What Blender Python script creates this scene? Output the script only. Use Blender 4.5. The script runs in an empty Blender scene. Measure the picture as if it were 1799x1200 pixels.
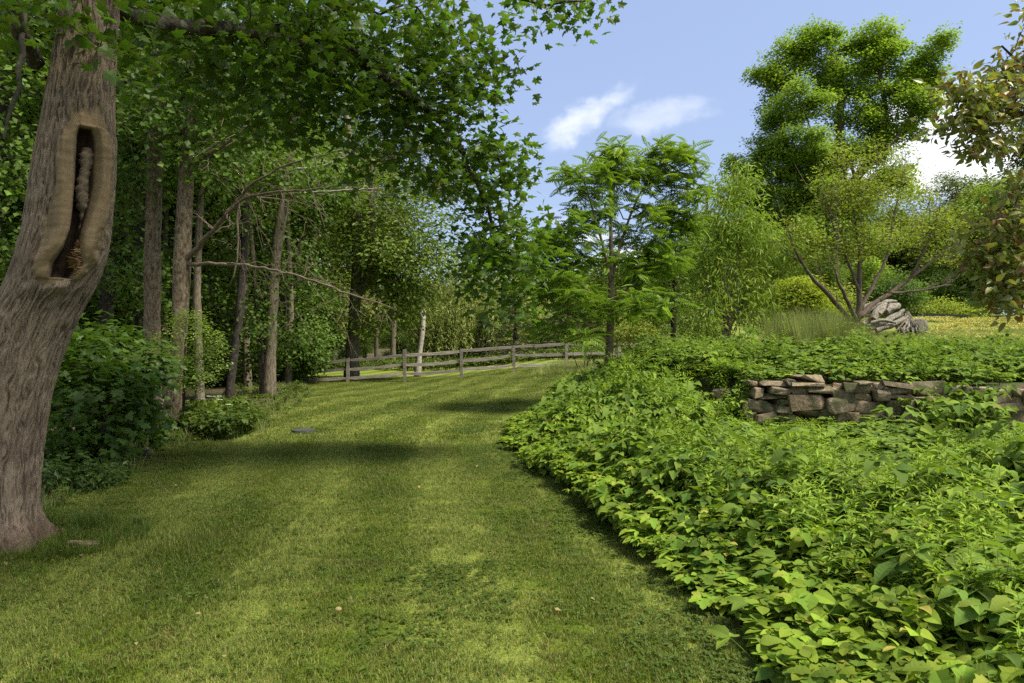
import bpy, bmesh, math
import numpy as np
from mathutils import Vector, Matrix

R = math.radians
S = bpy.context.scene
COL = S.collection
# ------------------------------------------------------------------ camera
CAMZ = 1.6
cam_d = bpy.data.cameras.new('camera')
cam_d.lens = 24.0
cam_d.sensor_width = 36.0
cam_d.clip_start = 0.05
cam_d.clip_end = 3000
cam = bpy.data.objects.new('camera', cam_d)
cam.location = (0, 0, CAMZ)
cam.rotation_euler = (R(90), 0, 0)
COL.objects.link(cam)
S.camera = cam
# ------------------------------------------------------------------ world, sun, exposure
SUN_AZ, SUN_EL = 112.0, 57.0      # degrees clockwise from +Y (the view direction)
W = bpy.data.worlds.new('World')
S.world = W
W.use_nodes = True
nt = W.node_tree
nt.nodes.clear()


def nd(t, kind, **kw):
    n = t.nodes.new(kind)
    for k, v in kw.items():
        if k.startswith('i_'):
            key = k[2:]
            key = int(key) if key.isdigit() else key
            n.inputs[key].default_value = v
        else:
            setattr(n, k, v)
    return n


def math_n(t, op, a, b=None, c=None, clamp=False):
    n = t.nodes.new('ShaderNodeMath')
    n.operation = op
    n.use_clamp = clamp
    for i, x in enumerate((a, b, c)):
        if x is None:
            continue
        if isinstance(x, (int, float)):
            n.inputs[i].default_value = x
        else:
            t.links.new(x, n.inputs[i])
    return n.outputs[0]


def mixc(t, fac, a, b, blend='MIX'):
    n = t.nodes.new('ShaderNodeMix')
    n.data_type = 'RGBA'
    n.blend_type = blend
    for sock, x in ((n.inputs[0], fac), (n.inputs[6], a), (n.inputs[7], b)):
        if isinstance(x, (int, float)):
            sock.default_value = x
        elif isinstance(x, tuple):
            sock.default_value = x if len(x) == 4 else (*x, 1)
        else:
            t.links.new(x, sock)
    return n.outputs[2]


def ramp(t, x, lo, hi):
    n = t.nodes.new('ShaderNodeMapRange')
    n.interpolation_type = 'SMOOTHSTEP'
    n.inputs[1].default_value = lo
    n.inputs[2].default_value = hi
    t.links.new(x, n.inputs[0])
    return n.outputs[0]


sky = nd(nt, 'ShaderNodeTexSky', sky_type='NISHITA', sun_disc=False)
sky.sun_elevation = R(SUN_EL)
sky.sun_rotation = R(SUN_AZ)
sky.altitude = 100
sky.air_density = 1.1
sky.dust_density = 2.2
sky.ozone_density = 2.2
tc = nd(nt, 'ShaderNodeTexCoord')
sep = nd(nt, 'ShaderNodeSeparateXYZ')
nt.links.new(tc.outputs['Generated'], sep.inputs[0])
DX, DY, DZ = sep.outputs
up = math_n(nt, 'MAXIMUM', DZ, 0.0)
# cloud coordinates: direction, squashed so that puffs are wider than tall
mp = nd(nt, 'ShaderNodeMapping')
mp.inputs['Scale'].default_value = (1, 1, 2.2)
nt.links.new(tc.outputs['Generated'], mp.inputs[0])
nz = nd(nt, 'ShaderNodeTexNoise', i_Scale=3.1, i_Detail=9.0, i_Roughness=0.56, i_Distortion=0.25)
nt.links.new(mp.outputs[0], nz.inputs['Vector'])
nz2 = nd(nt, 'ShaderNodeTexNoise', i_Scale=9.0, i_Detail=8.0, i_Roughness=0.6, i_Distortion=0.3)
nt.links.new(mp.outputs[0], nz2.inputs['Vector'])


warp = nd(nt, 'ShaderNodeTexNoise', i_Scale=7.0, i_Detail=6.0, i_Roughness=0.6)
nt.links.new(tc.outputs['Generated'], warp.inputs['Vector'])
wsep = nd(nt, 'ShaderNodeSeparateColor')
nt.links.new(warp.outputs['Color'], wsep.inputs[0])
WX = math_n(nt, 'ADD', DX, math_n(nt, 'MULTIPLY', math_n(nt, 'SUBTRACT', wsep.outputs[0], .5), .16))
WZ = math_n(nt, 'ADD', DZ, math_n(nt, 'MULTIPLY', math_n(nt, 'SUBTRACT', wsep.outputs[1], .5), .10))


def blob(dx, dz, sx, sz, tilt=0.0):
    """a soft mask round one direction of the sky (a single cloud)"""
    l = math.sqrt(dx * dx + 1 + dz * dz)
    cx, cz = dx / l, dz / l
    a = math_n(nt, 'SUBTRACT', WX, cx)
    b = math_n(nt, 'SUBTRACT', WZ, cz)
    b2 = math_n(nt, 'SUBTRACT', b, math_n(nt, 'MULTIPLY', a, tilt))
    e = math_n(nt, 'ADD', math_n(nt, 'POWER', math_n(nt, 'ABSOLUTE', math_n(nt, 'DIVIDE', a, sx)), 2.0),
               math_n(nt, 'POWER', math_n(nt, 'ABSOLUTE', math_n(nt, 'DIVIDE', b2, sz)), 2.0))
    g = math_n(nt, 'SUBTRACT', 1.0, e, clamp=True)
    return math_n(nt, 'MULTIPLY', g, math_n(nt, 'GREATER_THAN', DY, 0.0))


fine = math_n(nt, 'SUBTRACT', nz2.outputs[0], 0.5)
c1 = blob(0.105, 0.322, 0.095, 0.036, 0.40)
c2 = blob(0.215, 0.325, 0.11, 0.032, 0.1)
c3 = blob(0.62, 0.29, 0.10, 0.085, 0.2)
c4 = blob(0.70, 0.24, 0.13, 0.05, 0.0)


def edge(m, k, lo, hi):
    return ramp(nt, math_n(nt, 'ADD', m, math_n(nt, 'MULTIPLY', fine, k)), lo, hi)


k1 = math_n(nt, 'MULTIPLY', edge(c1, 1.9, 0.10, 1.25), ramp(nt, c1, 0.0, 0.9))
k2 = math_n(nt, 'MULTIPLY', math_n(nt, 'MULTIPLY', edge(c2, 2.2, 0.3, 1.5), ramp(nt, c2, 0.0, 0.8)), 0.38)
k3 = math_n(nt, 'MULTIPLY', math_n(nt, 'MULTIPLY', edge(c3, 1.7, 0.15, 0.9), ramp(nt, c3, 0.0, 0.4)), .8)
k4 = math_n(nt, 'MULTIPLY', edge(c4, 1.2, 0.15, 0.6), ramp(nt, c4, 0.0, 0.3))
# low cumulus thinning with height, plus unseen clouds added overhead and behind for fill light
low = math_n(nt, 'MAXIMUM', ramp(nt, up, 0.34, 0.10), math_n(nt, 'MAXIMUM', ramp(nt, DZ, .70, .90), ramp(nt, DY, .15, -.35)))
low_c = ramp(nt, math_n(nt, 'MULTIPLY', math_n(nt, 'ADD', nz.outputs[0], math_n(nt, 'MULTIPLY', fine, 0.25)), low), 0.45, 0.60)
k1 = math_n(nt, 'MULTIPLY', k1, .72)
cl = math_n(nt, 'MAXIMUM', math_n(nt, 'MAXIMUM', k1, k2), math_n(nt, 'MAXIMUM', k3, k4))
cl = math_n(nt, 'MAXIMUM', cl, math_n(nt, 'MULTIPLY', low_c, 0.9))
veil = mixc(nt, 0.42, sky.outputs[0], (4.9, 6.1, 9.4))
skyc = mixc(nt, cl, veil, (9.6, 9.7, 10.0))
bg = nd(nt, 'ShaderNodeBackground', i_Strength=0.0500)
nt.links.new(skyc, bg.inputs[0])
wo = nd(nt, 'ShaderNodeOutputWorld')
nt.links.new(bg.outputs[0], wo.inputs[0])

sun_d = bpy.data.lights.new('sun', 'SUN')
sun_d.energy = 3.3
sun_d.angle = R(18.0)
sun_d.color = (1.0, 0.94, 0.84)
sun = bpy.data.objects.new('sun', sun_d)
az, el = R(SUN_AZ), R(SUN_EL)
sdir = Vector((math.sin(az) * math.cos(el), math.cos(az) * math.cos(el), math.sin(el)))
sun.rotation_euler = sdir.to_track_quat('Z', 'Y').to_euler()
COL.objects.link(sun)
S.view_settings.view_transform = 'Standard'
S.view_settings.look = 'None'
S.view_settings.gamma = 1.0
S.view_settings.use_curve_mapping = False
S.view_settings.exposure = 1.5
S.render.engine = 'CYCLES'
cy = S.cycles
cy.max_bounces = 8
cy.diffuse_bounces = 4
cy.transmission_bounces = 5
cy.glossy_bounces = 2
cy.transparent_max_bounces = 4
cy.use_denoising = False
cy.use_adaptive_sampling = True
cy.adaptive_threshold = 0.01

# ------------------------------------------------------------------ numeric helpers
A = np.array


def P(px, py, d):
    """a point seen at photo pixel (px, py), d metres away along the view"""
    return A([(px - 899.5) / 1200.0 * d, d, CAMZ + (600 - py) / 1200.0 * d])


def sm(a, b, x):
    t = np.clip((x - a) / (b - a), 0, 1)
    return t * t * (3 - 2 * t)


def _hash(ix, iy, iz):
    h = (ix.astype(np.int64) * 374761393 + iy.astype(np.int64) * 668265263 + iz.astype(np.int64) * 2147483647 // 7) & 0x7fffffff
    h = ((h ^ (h >> 13)) * 1274126177) & 0x7fffffff
    h = h ^ (h >> 16)
    return (h & 0xffff) / 65535.0


def noise3(p):
    p = np.asarray(p, float)
    i = np.floor(p).astype(np.int64)
    f = p - i
    f = f * f * (3 - 2 * f)
    out = 0
    for dx in (0, 1):
        wx = f[..., 0] if dx else 1 - f[..., 0]
        for dy in (0, 1):
            wy = f[..., 1] if dy else 1 - f[..., 1]
            for dz in (0, 1):
                wz = f[..., 2] if dz else 1 - f[..., 2]
                out = out + wx * wy * wz * _hash(i[..., 0] + dx + 1000, i[..., 1] + dy + 1000, i[..., 2] + dz + 1000)
    return out * 2 - 1


def fbm(p, o=3):
    p = np.asarray(p, float)
    return sum(noise3(p * 2 ** k + 17.3 * k) / 2 ** k for k in range(o)) / 1.6


def nrm(v):
    return v / np.maximum(np.linalg.norm(v, axis=-1, keepdims=True), 1e-9)


class MB:
    def __init__(self):
        self.v, self.f, self.t, self.m, self.n = [], [], [], [], 0

    def add(self, V, F, t=0.5, mi=0):
        V = np.asarray(V, np.float32).reshape(-1, 3)
        F = np.asarray(F, np.int32).reshape(-1, 3)
        self.v.append(V)
        self.f.append(F + self.n)
        self.t.append(np.broadcast_to(np.asarray(t, np.float32), (len(V),)).astype(np.float32))
        self.m.append(np.full(len(F), mi, np.int32))
        self.n += len(V)

    def mesh(self, name, mats, origin=(0, 0, 0), smooth=False, attr='tint'):
        V = np.concatenate(self.v) - np.asarray(origin, np.float32)
        F = np.concatenate(self.f)
        me = bpy.data.meshes.new(name)
        me.vertices.add(len(V))
        me.vertices.foreach_set('co', V.astype(np.float32).ravel())
        me.loops.add(len(F) * 3)
        me.loops.foreach_set('vertex_index', F.astype(np.int32).ravel())
        me.polygons.add(len(F))
        me.polygons.foreach_set('loop_start', np.arange(0, len(F) * 3, 3, dtype=np.int32))
        me.polygons.foreach_set('material_index', np.concatenate(self.m))
        me.polygons.foreach_set('use_smooth', np.full(len(F), smooth))
        at = me.attributes.new(attr, 'FLOAT', 'POINT')
        at.data.foreach_set('value', np.concatenate(self.t))
        me.update(calc_edges=True)
        for m in (mats if isinstance(mats, (list, tuple)) else [mats]):
            me.materials.append(m)
        return me


def tag(o, label=None, cat=None, group=None, kind=None):
    if label:
        o['label'] = label
    if cat:
        o['category'] = cat
    if group:
        o['group'] = group
    if kind:
        o['kind'] = kind
    return o


def link(name, me, parent=None, loc=None, **kw):
    o = bpy.data.objects.new(name, me)
    COL.objects.link(o)
    if parent is not None:
        o.parent = parent
    if loc is not None:
        o.location = tuple(float(c) for c in loc)
    return tag(o, **kw)


def thing(name, loc, label, cat, group=None):
    return link(name, None, None, loc, label=label, cat=cat, group=group)


def copy_tree(o, loc, rz=0.0, sc=1.0, label=None):
    kids = [c for c in COL.objects if c.parent == o] if 'kids' not in CACHE.get(o.name, {}) else CACHE[o.name]['kids']
    CACHE.setdefault(o.name, {})['kids'] = kids
    r = o.copy()
    COL.objects.link(r)
    r.location = tuple(float(c) for c in loc)
    r.rotation_euler = (0, 0, rz)
    r.scale = (sc, sc, sc)
    if label:
        r['label'] = label
    for ch in kids:
        c = ch.copy()
        COL.objects.link(c)
        c.parent = r
    return r


CACHE = {}


def tube(mb, pts, rad, sides=6, t=0.5, mi=0, cap=True, rough=0.0, rng=None):
    pts = np.asarray(pts, float)
    rad = np.asarray(rad, float)
    n = len(pts)
    tg = nrm(np.gradient(pts, axis=0))
    ref = A([1.0, 0, 0]) if abs(tg[:, 2]).mean() > 0.7 else A([0, 0, 1.0])
    u = nrm(np.cross(tg, ref))
    w = np.cross(tg, u)
    a = np.arange(sides) * 2 * math.pi / sides
    rr = rad[:, None] * np.ones((1, sides))
    if rough:
        rr = rr * (1 + rough * rng.standard_normal((n, sides)))
    V = pts[:, None, :] + rr[..., None] * (np.cos(a)[None, :, None] * u[:, None, :] + np.sin(a)[None, :, None] * w[:, None, :])
    V = V.reshape(-1, 3)
    i = np.arange(n - 1)[:, None] * sides
    j = np.arange(sides)[None, :]
    k = (j + 1) % sides
    q = np.stack([i + j, i + k, i + sides + k, i + sides + j], -1).reshape(-1, 4)
    F = np.concatenate([q[:, [0, 1, 2]], q[:, [0, 2, 3]]])
    if cap:
        V = np.concatenate([V, pts[:1], pts[-1:]])
        c0, c1 = n * sides, n * sides + 1
        jj = np.arange(sides)
        kk = (jj + 1) % sides
        F = np.concatenate([F, np.stack([np.full(sides, c0), kk, jj], -1),
                            np.stack([np.full(sides, c1), (n - 1) * sides + jj, (n - 1) * sides + kk], -1)])
    mb.add(V, F, t, mi)


def box(mb, c, s, rz=0.0, tilt=0.0, t=0.5, mi=0):
    x, y, z = [h / 2 for h in s]
    V = A([[i, j, k] for i in (-x, x) for j in (-y, y) for k in (-z, z)], float)
    M = np.array(Matrix.Rotation(rz, 3, 'Z') @ Matrix.Rotation(tilt, 3, 'Y'))
    V = V @ M.T + A(c)
    q = [(0, 1, 3, 2), (4, 6, 7, 5), (0, 4, 5, 1), (2, 3, 7, 6), (0, 2, 6, 4), (1, 5, 7, 3)]
    mb.add(V, [f for a, b, c_, d in q for f in ((a, b, c_), (a, c_, d))], t, mi)


# leaf shapes: x across, y from stalk to tip, z up; base at the origin, length 1
T_OVAL = (A([[0, 0, 0], [.26, .42, .07], [0, 1, -.08], [-.26, .42, .07]]), A([[0, 1, 2], [0, 2, 3]]))
T_WIDE = (A([[0, 0, 0], [.42, .4, .07], [0, 1, -.1], [-.42, .4, .07]]), A([[0, 1, 2], [0, 2, 3]]))
T_LANCE = (A([[0, 0, 0], [.11, .4, .03], [0, 1, -.16], [-.11, .4, .03]]), A([[0, 1, 2], [0, 2, 3]]))
T_NARROW = (A([[0, 0, 0], [.055, .4, .02], [0, 1, -.16], [-.055, .4, .02]]), A([[0, 1, 2], [0, 2, 3]]))
_h = [(.20, -.06), (.44, .04), (.30, .22), (.55, .50), (.24, .50), (.16, .76)]
_o = [(0, 0)] + _h + [(0, 1)] + [(-x, y) for x, y in reversed(_h)]
T_MAPLE = (A([[0, .34, .05]] + [[x, y, -.10 * (x * x * 2 + max(0, y - .4))] for x, y in _o]),
           A([[0, 1 + i, 1 + (i + 1) % len(_o)] for i in range(len(_o))]))


def blade_template(w, n, fold=.1, droop=.25, serr=.0, sharp=1.0, base=.0):
    """a veined leaf blade: midrib plus two rims, n segments"""
    V, F = [[0, 0, 0]], []
    for i in range(1, n):
        s = i / n
        ww = w * (math.sin(math.pi * s ** .75) ** .8) * (1 - .25 * s * sharp)
        ww *= 1 + (serr if i % 2 else -serr)
        z = -droop * s * s
        V += [[ww, s, z + fold * ww * 2 - .03 * math.sin(6 * s)], [0, s, z], [-ww, s, z + fold * ww * 2 + .02 * math.sin(7 * s)]]
    V.append([0, 1, -droop])
    F += [[0, 1, 2], [0, 2, 3]]
    for i in range(1, n - 1):
        a = 1 + (i - 1) * 3
        b = a + 3
        F += [[a, b, b + 1], [a, b + 1, a + 1], [a + 1, b + 1, b + 2], [a + 1, b + 2, a + 2]]
    a = 1 + (n - 2) * 3
    e = len(V) - 1
    F += [[a, e, a + 1], [a + 1, e, a + 2]]
    return A(V, float), A(F)


T_BIG = blade_template(.36, 8, .12, .30, .06)
T_MED = blade_template(.38, 5, .12, .22, .0)
T_ROUND = blade_template(.46, 5, .10, .15, .0)
T_POINT = blade_template(.24, 5, .16, .40, .0)
T_LOBED = blade_template(.40, 6, .14, .32, .22)
T_LONG = blade_template(.10, 5, .15, .30, .0)


def leaves(mb, T, p, n, d, s, t, mi=0):
    V, F = T
    n = nrm(n)
    d = nrm(d - n * (d * n).sum(-1, keepdims=True))
    x = np.cross(d, n)
    s = np.asarray(s).reshape(-1, 1, 1)
    out = p[:, None, :] + s * (V[None, :, 0:1] * x[:, None] + V[None, :, 1:2] * d[:, None] + V[None, :, 2:3] * n[:, None])
    k, m = len(p), len(V)
    FF = (F[None] + (np.arange(k) * m)[:, None, None]).reshape(-1, 3)
    mb.add(out.reshape(-1, 3), FF, np.repeat(np.broadcast_to(t, (k,)), m), mi)


def pinnate(length=1.0, pairs=8, lw=.048, ll=.23, droop=.42):
    """one feather-shaped compound leaf as a template"""
    V, F = [], []

    def put(T, o, ang, s, z):
        tv, tf = T
        c, s_ = math.cos(ang), math.sin(ang)
        b = len(V)
        for x, y, zz in tv:
            V.append([o[0] + s * (x * c + y * s_), o[1] + s * (-x * s_ + y * c), z + s * zz - s * .25 * y * y])
        F.extend([[q + b for q in f] for f in tf])
    lt = (A([[0, 0, 0], [lw / ll, .4, .08], [0, 1, -.08], [-lw / ll, .4, .08]]), A([[0, 1, 2], [0, 2, 3]]))
    for i in range(pairs):
        y = .18 + .74 * i / (pairs - 1)
        sc = ll * (.75 + .5 * math.sin(math.pi * (i + 1) / (pairs + 1)))
        for sg in (-1, 1):
            put(lt, (0, y), sg * (1.15 - .45 * i / pairs), sc, -droop * y * y)
    put(lt, (0, .95), 0, ll, -droop)
    for i in range(4):
        y0, y1 = i / 4 * .97, (i + 1) / 4 * .97
        b = len(V)
        V.extend([[-.008, y0, -droop * y0 ** 2], [.008, y0, -droop * y0 ** 2], [0, y1, -droop * y1 ** 2]])
        F.append([b, b + 1, b + 2])
    return A(V, float), A(F)


T_PINNATE = pinnate()


# ------------------------------------------------------------------ materials
def new_mat(name):
    m = bpy.data.materials.new(name)
    m.use_nodes = True
    t = m.node_tree
    t.nodes.clear()
    return m, t, nd(t, 'ShaderNodeOutputMaterial')


GAIN = {'maple_leaf': 1.45, 'goutweed_leaf': 1.75, 'bramble_leaf': 1.35, 'goldenrod_leaf': 1.35, 'weed_leaf': .9, 'willow_leaf': 1.9, 'willow_shrub_leaf': 1.1,
        'sedum_flower': .75, 'spruce_needle': 1.0, 'crabapple_leaf': 2.7, 'walnut_leaf': 1.4, 'hedge_leaf': 1.75, 'ash_leaf': 2.9, 'peach_leaf': 1.8, 'fruit_leaf': 1.6, 'pale_leaf': 1.1, 'tall_grass_blade': 1.2, 'understory_leaf': 1.55, 'woodland_leaf': 1.5, 'holly_leaf': 1.5}


def leaf_mat(name, c1, c2, tr=(1.08, 1.15, .55), k=0.42, rough=.55, spec=.22, world_noise=0.0, inst=False, c3=None, c3_at=.80):
    m, t, out = new_mat(name)
    g = GAIN.get(name, 1.35)
    c1, c2 = [(c[0] * g * 1.17, c[1] * g * .97, c[2] * g * .62) for c in (c1, c2)]
    at = nd(t, 'ShaderNodeAttribute', attribute_name='tint')
    oi = nd(t, 'ShaderNodeObjectInfo')
    f = math_n(t, 'ADD', at.outputs['Fac'], math_n(t, 'MULTIPLY', math_n(t, 'SUBTRACT', oi.outputs['Random'], .5), .30), clamp=True)
    geo = nd(t, 'ShaderNodeNewGeometry')
    if world_noise:
        wn = nd(t, 'ShaderNodeTexNoise', i_Scale=world_noise, i_Detail=3.0)
        t.links.new(geo.outputs['Position'], wn.inputs['Vector'])
        f = math_n(t, 'ADD', f, math_n(t, 'MULTIPLY', math_n(t, 'SUBTRACT', wn.outputs[0], .5), 1.6), clamp=True)
    col = mixc(t, f, c1, c2)
    if c3:
        ri = geo.outputs['Random Per Island']
        col = mixc(t, ramp(t, ri, c3_at, c3_at + .01), col, c3)
    # leaf to leaf change in value, and a little mottling
    ri = geo.outputs['Random Per Island']
    hs = nd(t, 'ShaderNodeHueSaturation')
    t.links.new(math_n(t, 'MULTIPLY', math_n(t, 'ADD', .78, math_n(t, 'MULTIPLY', ri, .44)), math_n(t, 'ADD', .82, math_n(t, 'MULTIPLY', oi.outputs['Random'], .36))), hs.inputs['Value'])
    t.links.new(math_n(t, 'ADD', .485, math_n(t, 'MULTIPLY', ri, .03)), hs.inputs['Hue'])
    t.links.new(col, hs.inputs['Color'])
    col = hs.outputs[0]
    pb = nd(t, 'ShaderNodeBsdfPrincipled', i_Roughness=rough)
    pb.inputs['Specular IOR Level'].default_value = spec
    t.links.new(col, pb.inputs['Base Color'])
    tl = nd(t, 'ShaderNodeBsdfTranslucent')
    t.links.new(mixc(t, 1.0, col, tuple(tr), 'MULTIPLY'), tl.inputs[0])
    mx = nd(t, 'ShaderNodeMixShader', i_0=k)
    t.links.new(pb.outputs[0], mx.inputs[1])
    t.links.new(tl.outputs[0], mx.inputs[2])
    t.links.new(mx.outputs[0], out.inputs[0])
    return m


def bark_mat(name, c1, c2, sx=9.0, sz=1.6, bump=.6, moss=None, lich=0.0):
    m, t, out = new_mat(name)
    c1, c2 = [(c[0] * .52, c[1] * .50, c[2] * .44) for c in (c1, c2)]
    co = nd(t, 'ShaderNodeTexCoord')
    mp_ = nd(t, 'ShaderNodeMapping')
    mp_.inputs['Scale'].default_value = (sx, sx, sz)
    t.links.new(co.outputs['Object'], mp_.inputs[0])
    n1 = nd(t, 'ShaderNodeTexNoise', i_Scale=3.0, i_Detail=7.0, i_Roughness=.68, i_Distortion=.5)
    t.links.new(mp_.outputs[0], n1.inputs['Vector'])
    n2 = nd(t, 'ShaderNodeTexNoise', i_Scale=1.7, i_Detail=4.0)
    t.links.new(co.outputs['Object'], n2.inputs['Vector'])
    col = mixc(t, ramp(t, n1.outputs[0], .33, .68), c1, c2)
    col = mixc(t, math_n(t, 'MULTIPLY', ramp(t, n2.outputs[0], .45, .7), .5), col, tuple(c * .6 for c in c2))
    if lich:
        n3 = nd(t, 'ShaderNodeTexNoise', i_Scale=11.0, i_Detail=5.0)
        t.links.new(co.outputs['Object'], n3.inputs['Vector'])
        col = mixc(t, math_n(t, 'MULTIPLY', ramp(t, n3.outputs[0], .56, .66), lich), col, (.17, .175, .13))
    if moss:
        n4 = nd(t, 'ShaderNodeTexNoise', i_Scale=4.0, i_Detail=5.0)
        t.links.new(co.outputs['Object'], n4.inputs['Vector'])
        col = mixc(t, math_n(t, 'MULTIPLY', ramp(t, n4.outputs[0], .5, .68), .6), col, moss)
    pb = nd(t, 'ShaderNodeBsdfPrincipled', i_Roughness=.9)
    pb.inputs['Specular IOR Level'].default_value = .2
    t.links.new(col, pb.inputs['Base Color'])
    bp = nd(t, 'ShaderNodeBump', i_Strength=bump, i_Distance=.03)
    t.links.new(n1.outputs[0], bp.inputs['Height'])
    t.links.new(bp.outputs[0], pb.inputs['Normal'])
    t.links.new(pb.outputs[0], out.inputs[0])
    return m


def plain_mat(name, c1, c2=None, scale=8.0, rough=.8, bump=.3, dist=.01, spec=.3, stretch=(1, 1, 1), metal=0.0, vary=0.0):
    m, t, out = new_mat(name)
    co = nd(t, 'ShaderNodeTexCoord')
    mp_ = nd(t, 'ShaderNodeMapping')
    mp_.inputs['Scale'].default_value = stretch
    t.links.new(co.outputs['Object'], mp_.inputs[0])
    n1 = nd(t, 'ShaderNodeTexNoise', i_Scale=scale, i_Detail=7.0, i_Roughness=.65)
    t.links.new(mp_.outputs[0], n1.inputs['Vector'])
    col = mixc(t, ramp(t, n1.outputs[0], .3, .7), c1, c2 or tuple(c * .75 for c in c1))
    if vary:
        oi = nd(t, 'ShaderNodeObjectInfo')
        hs = nd(t, 'ShaderNodeHueSaturation')
        t.links.new(math_n(t, 'ADD', 1 - vary, math_n(t, 'MULTIPLY', oi.outputs['Random'], 2 * vary)), hs.inputs['Value'])
        t.links.new(col, hs.inputs['Color'])
        col = hs.outputs[0]
    pb = nd(t, 'ShaderNodeBsdfPrincipled', i_Roughness=rough, i_Metallic=metal)
    pb.inputs['Specular IOR Level'].default_value = spec
    t.links.new(col, pb.inputs['Base Color'])
    bp = nd(t, 'ShaderNodeBump', i_Strength=bump, i_Distance=dist)
    t.links.new(n1.outputs[0], bp.inputs['Height'])
    t.links.new(bp.outputs[0], pb.inputs['Normal'])
    t.links.new(pb.outputs[0], out.inputs[0])
    return m


M = {}
M['maple'] = leaf_mat('maple_leaf', (.030, .068, .014), (.062, .125, .022), k=.45, spec=.3, rough=.45)
M['under'] = leaf_mat('understory_leaf', (.032, .072, .018), (.070, .130, .028))
M['wood'] = leaf_mat('woodland_leaf', (.040, .078, .018), (.085, .140, .032), world_noise=.35)
M['pale'] = leaf_mat('pale_leaf', (.085, .125, .045), (.15, .19, .075), world_noise=.4)
M['willow'] = leaf_mat('willow_leaf', (.105, .155, .065), (.165, .215, .10))
M['shrubw'] = leaf_mat('willow_shrub_leaf', (.15, .24, .035), (.25, .34, .055))
M['ash'] = leaf_mat('ash_leaf', (.060, .115, .022), (.125, .195, .034), world_noise=.5)
M['hedge'] = leaf_mat('hedge_leaf', (.060, .115, .026), (.110, .170, .040), world_noise=.5)
M['walnut'] = leaf_mat('walnut_leaf', (.055, .125, .020), (.125, .215, .030))
M['peach'] = leaf_mat('peach_leaf', (.065, .130, .025), (.135, .20, .045))
M['holly'] = leaf_mat('holly_leaf', (.055, .11, .022), (.11, .18, .035), spec=.5, rough=.35)
M['vase'] = leaf_mat('fruit_leaf', (.085, .14, .028), (.16, .21, .045))
M['plum'] = leaf_mat('crabapple_leaf', (.045, .080, .030), (.100, .108, .036), tr=(1.0, 1.1, .5), c3_at=.86, c3=(.17, .085, .035), spec=.5, rough=.4)
M['spruce'] = leaf_mat('spruce_needle', (.080, .115, .075), (.135, .165, .120), k=.15)
M['cover'] = leaf_mat('goutweed_leaf', (.042, .090, .018), (.108, .178, .026), world_noise=1.1, rough=.72, spec=.14, c3=(.30, .24, .05), c3_at=.975)
M['bramble'] = leaf_mat('bramble_leaf', (.055, .120, .034), (.125, .205, .040), rough=.75, spec=.14)
M['gold'] = leaf_mat('goldenrod_leaf', (.080, .165, .030), (.165, .275, .045), spec=.14)
M['tallgrass'] = leaf_mat('tall_grass_blade', (.095, .150, .075), (.21, .26, .13))
M['ivy'] = leaf_mat('weed_leaf', (.048, .100, .022), (.10, .165, .03), world_noise=1.0)
M['flower'] = plain_mat('white_petal', (.78, .78, .72), rough=.6, bump=0)
M['yellow'] = leaf_mat('sedum_flower', (.20, .29, .07), (.62, .64, .28), k=.2)
M['bark'] = bark_mat('woodland_bark', (.085, .070, .052), (.40, .34, .25), lich=.5)
M['bark_dark'] = bark_mat('dark_bark', (.035, .030, .026), (.105, .090, .075), lich=.25)
M['bark_pale'] = bark_mat('pale_bark', (.30, .28, .25), (.85, .82, .74), sx=5, sz=4, bump=.35)
M['bark_red'] = bark_mat('flaky_bark', (.090, .066, .045), (.50, .40, .27), sx=7, sz=3.0, bump=.9, lich=.4)
M['bark_smooth'] = bark_mat('smooth_bark', (.22, .175, .125), (.40, .33, .23), sx=6, sz=5, bump=.2)
M['twig'] = bark_mat('bare_twig', (.13, .095, .070), (.30, .24, .19), sx=6, sz=6, bump=.2)
M['dead'] = bark_mat('dead_branch_wood', (.16, .12, .085), (.38, .31, .23), sx=6, sz=6, bump=.3)
M['limb'] = bark_mat('limb_bark', (.050, .043, .036), (.17, .15, .125), sx=6, sz=5, bump=.8, lich=.8, moss=(.06, .075, .025))


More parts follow.
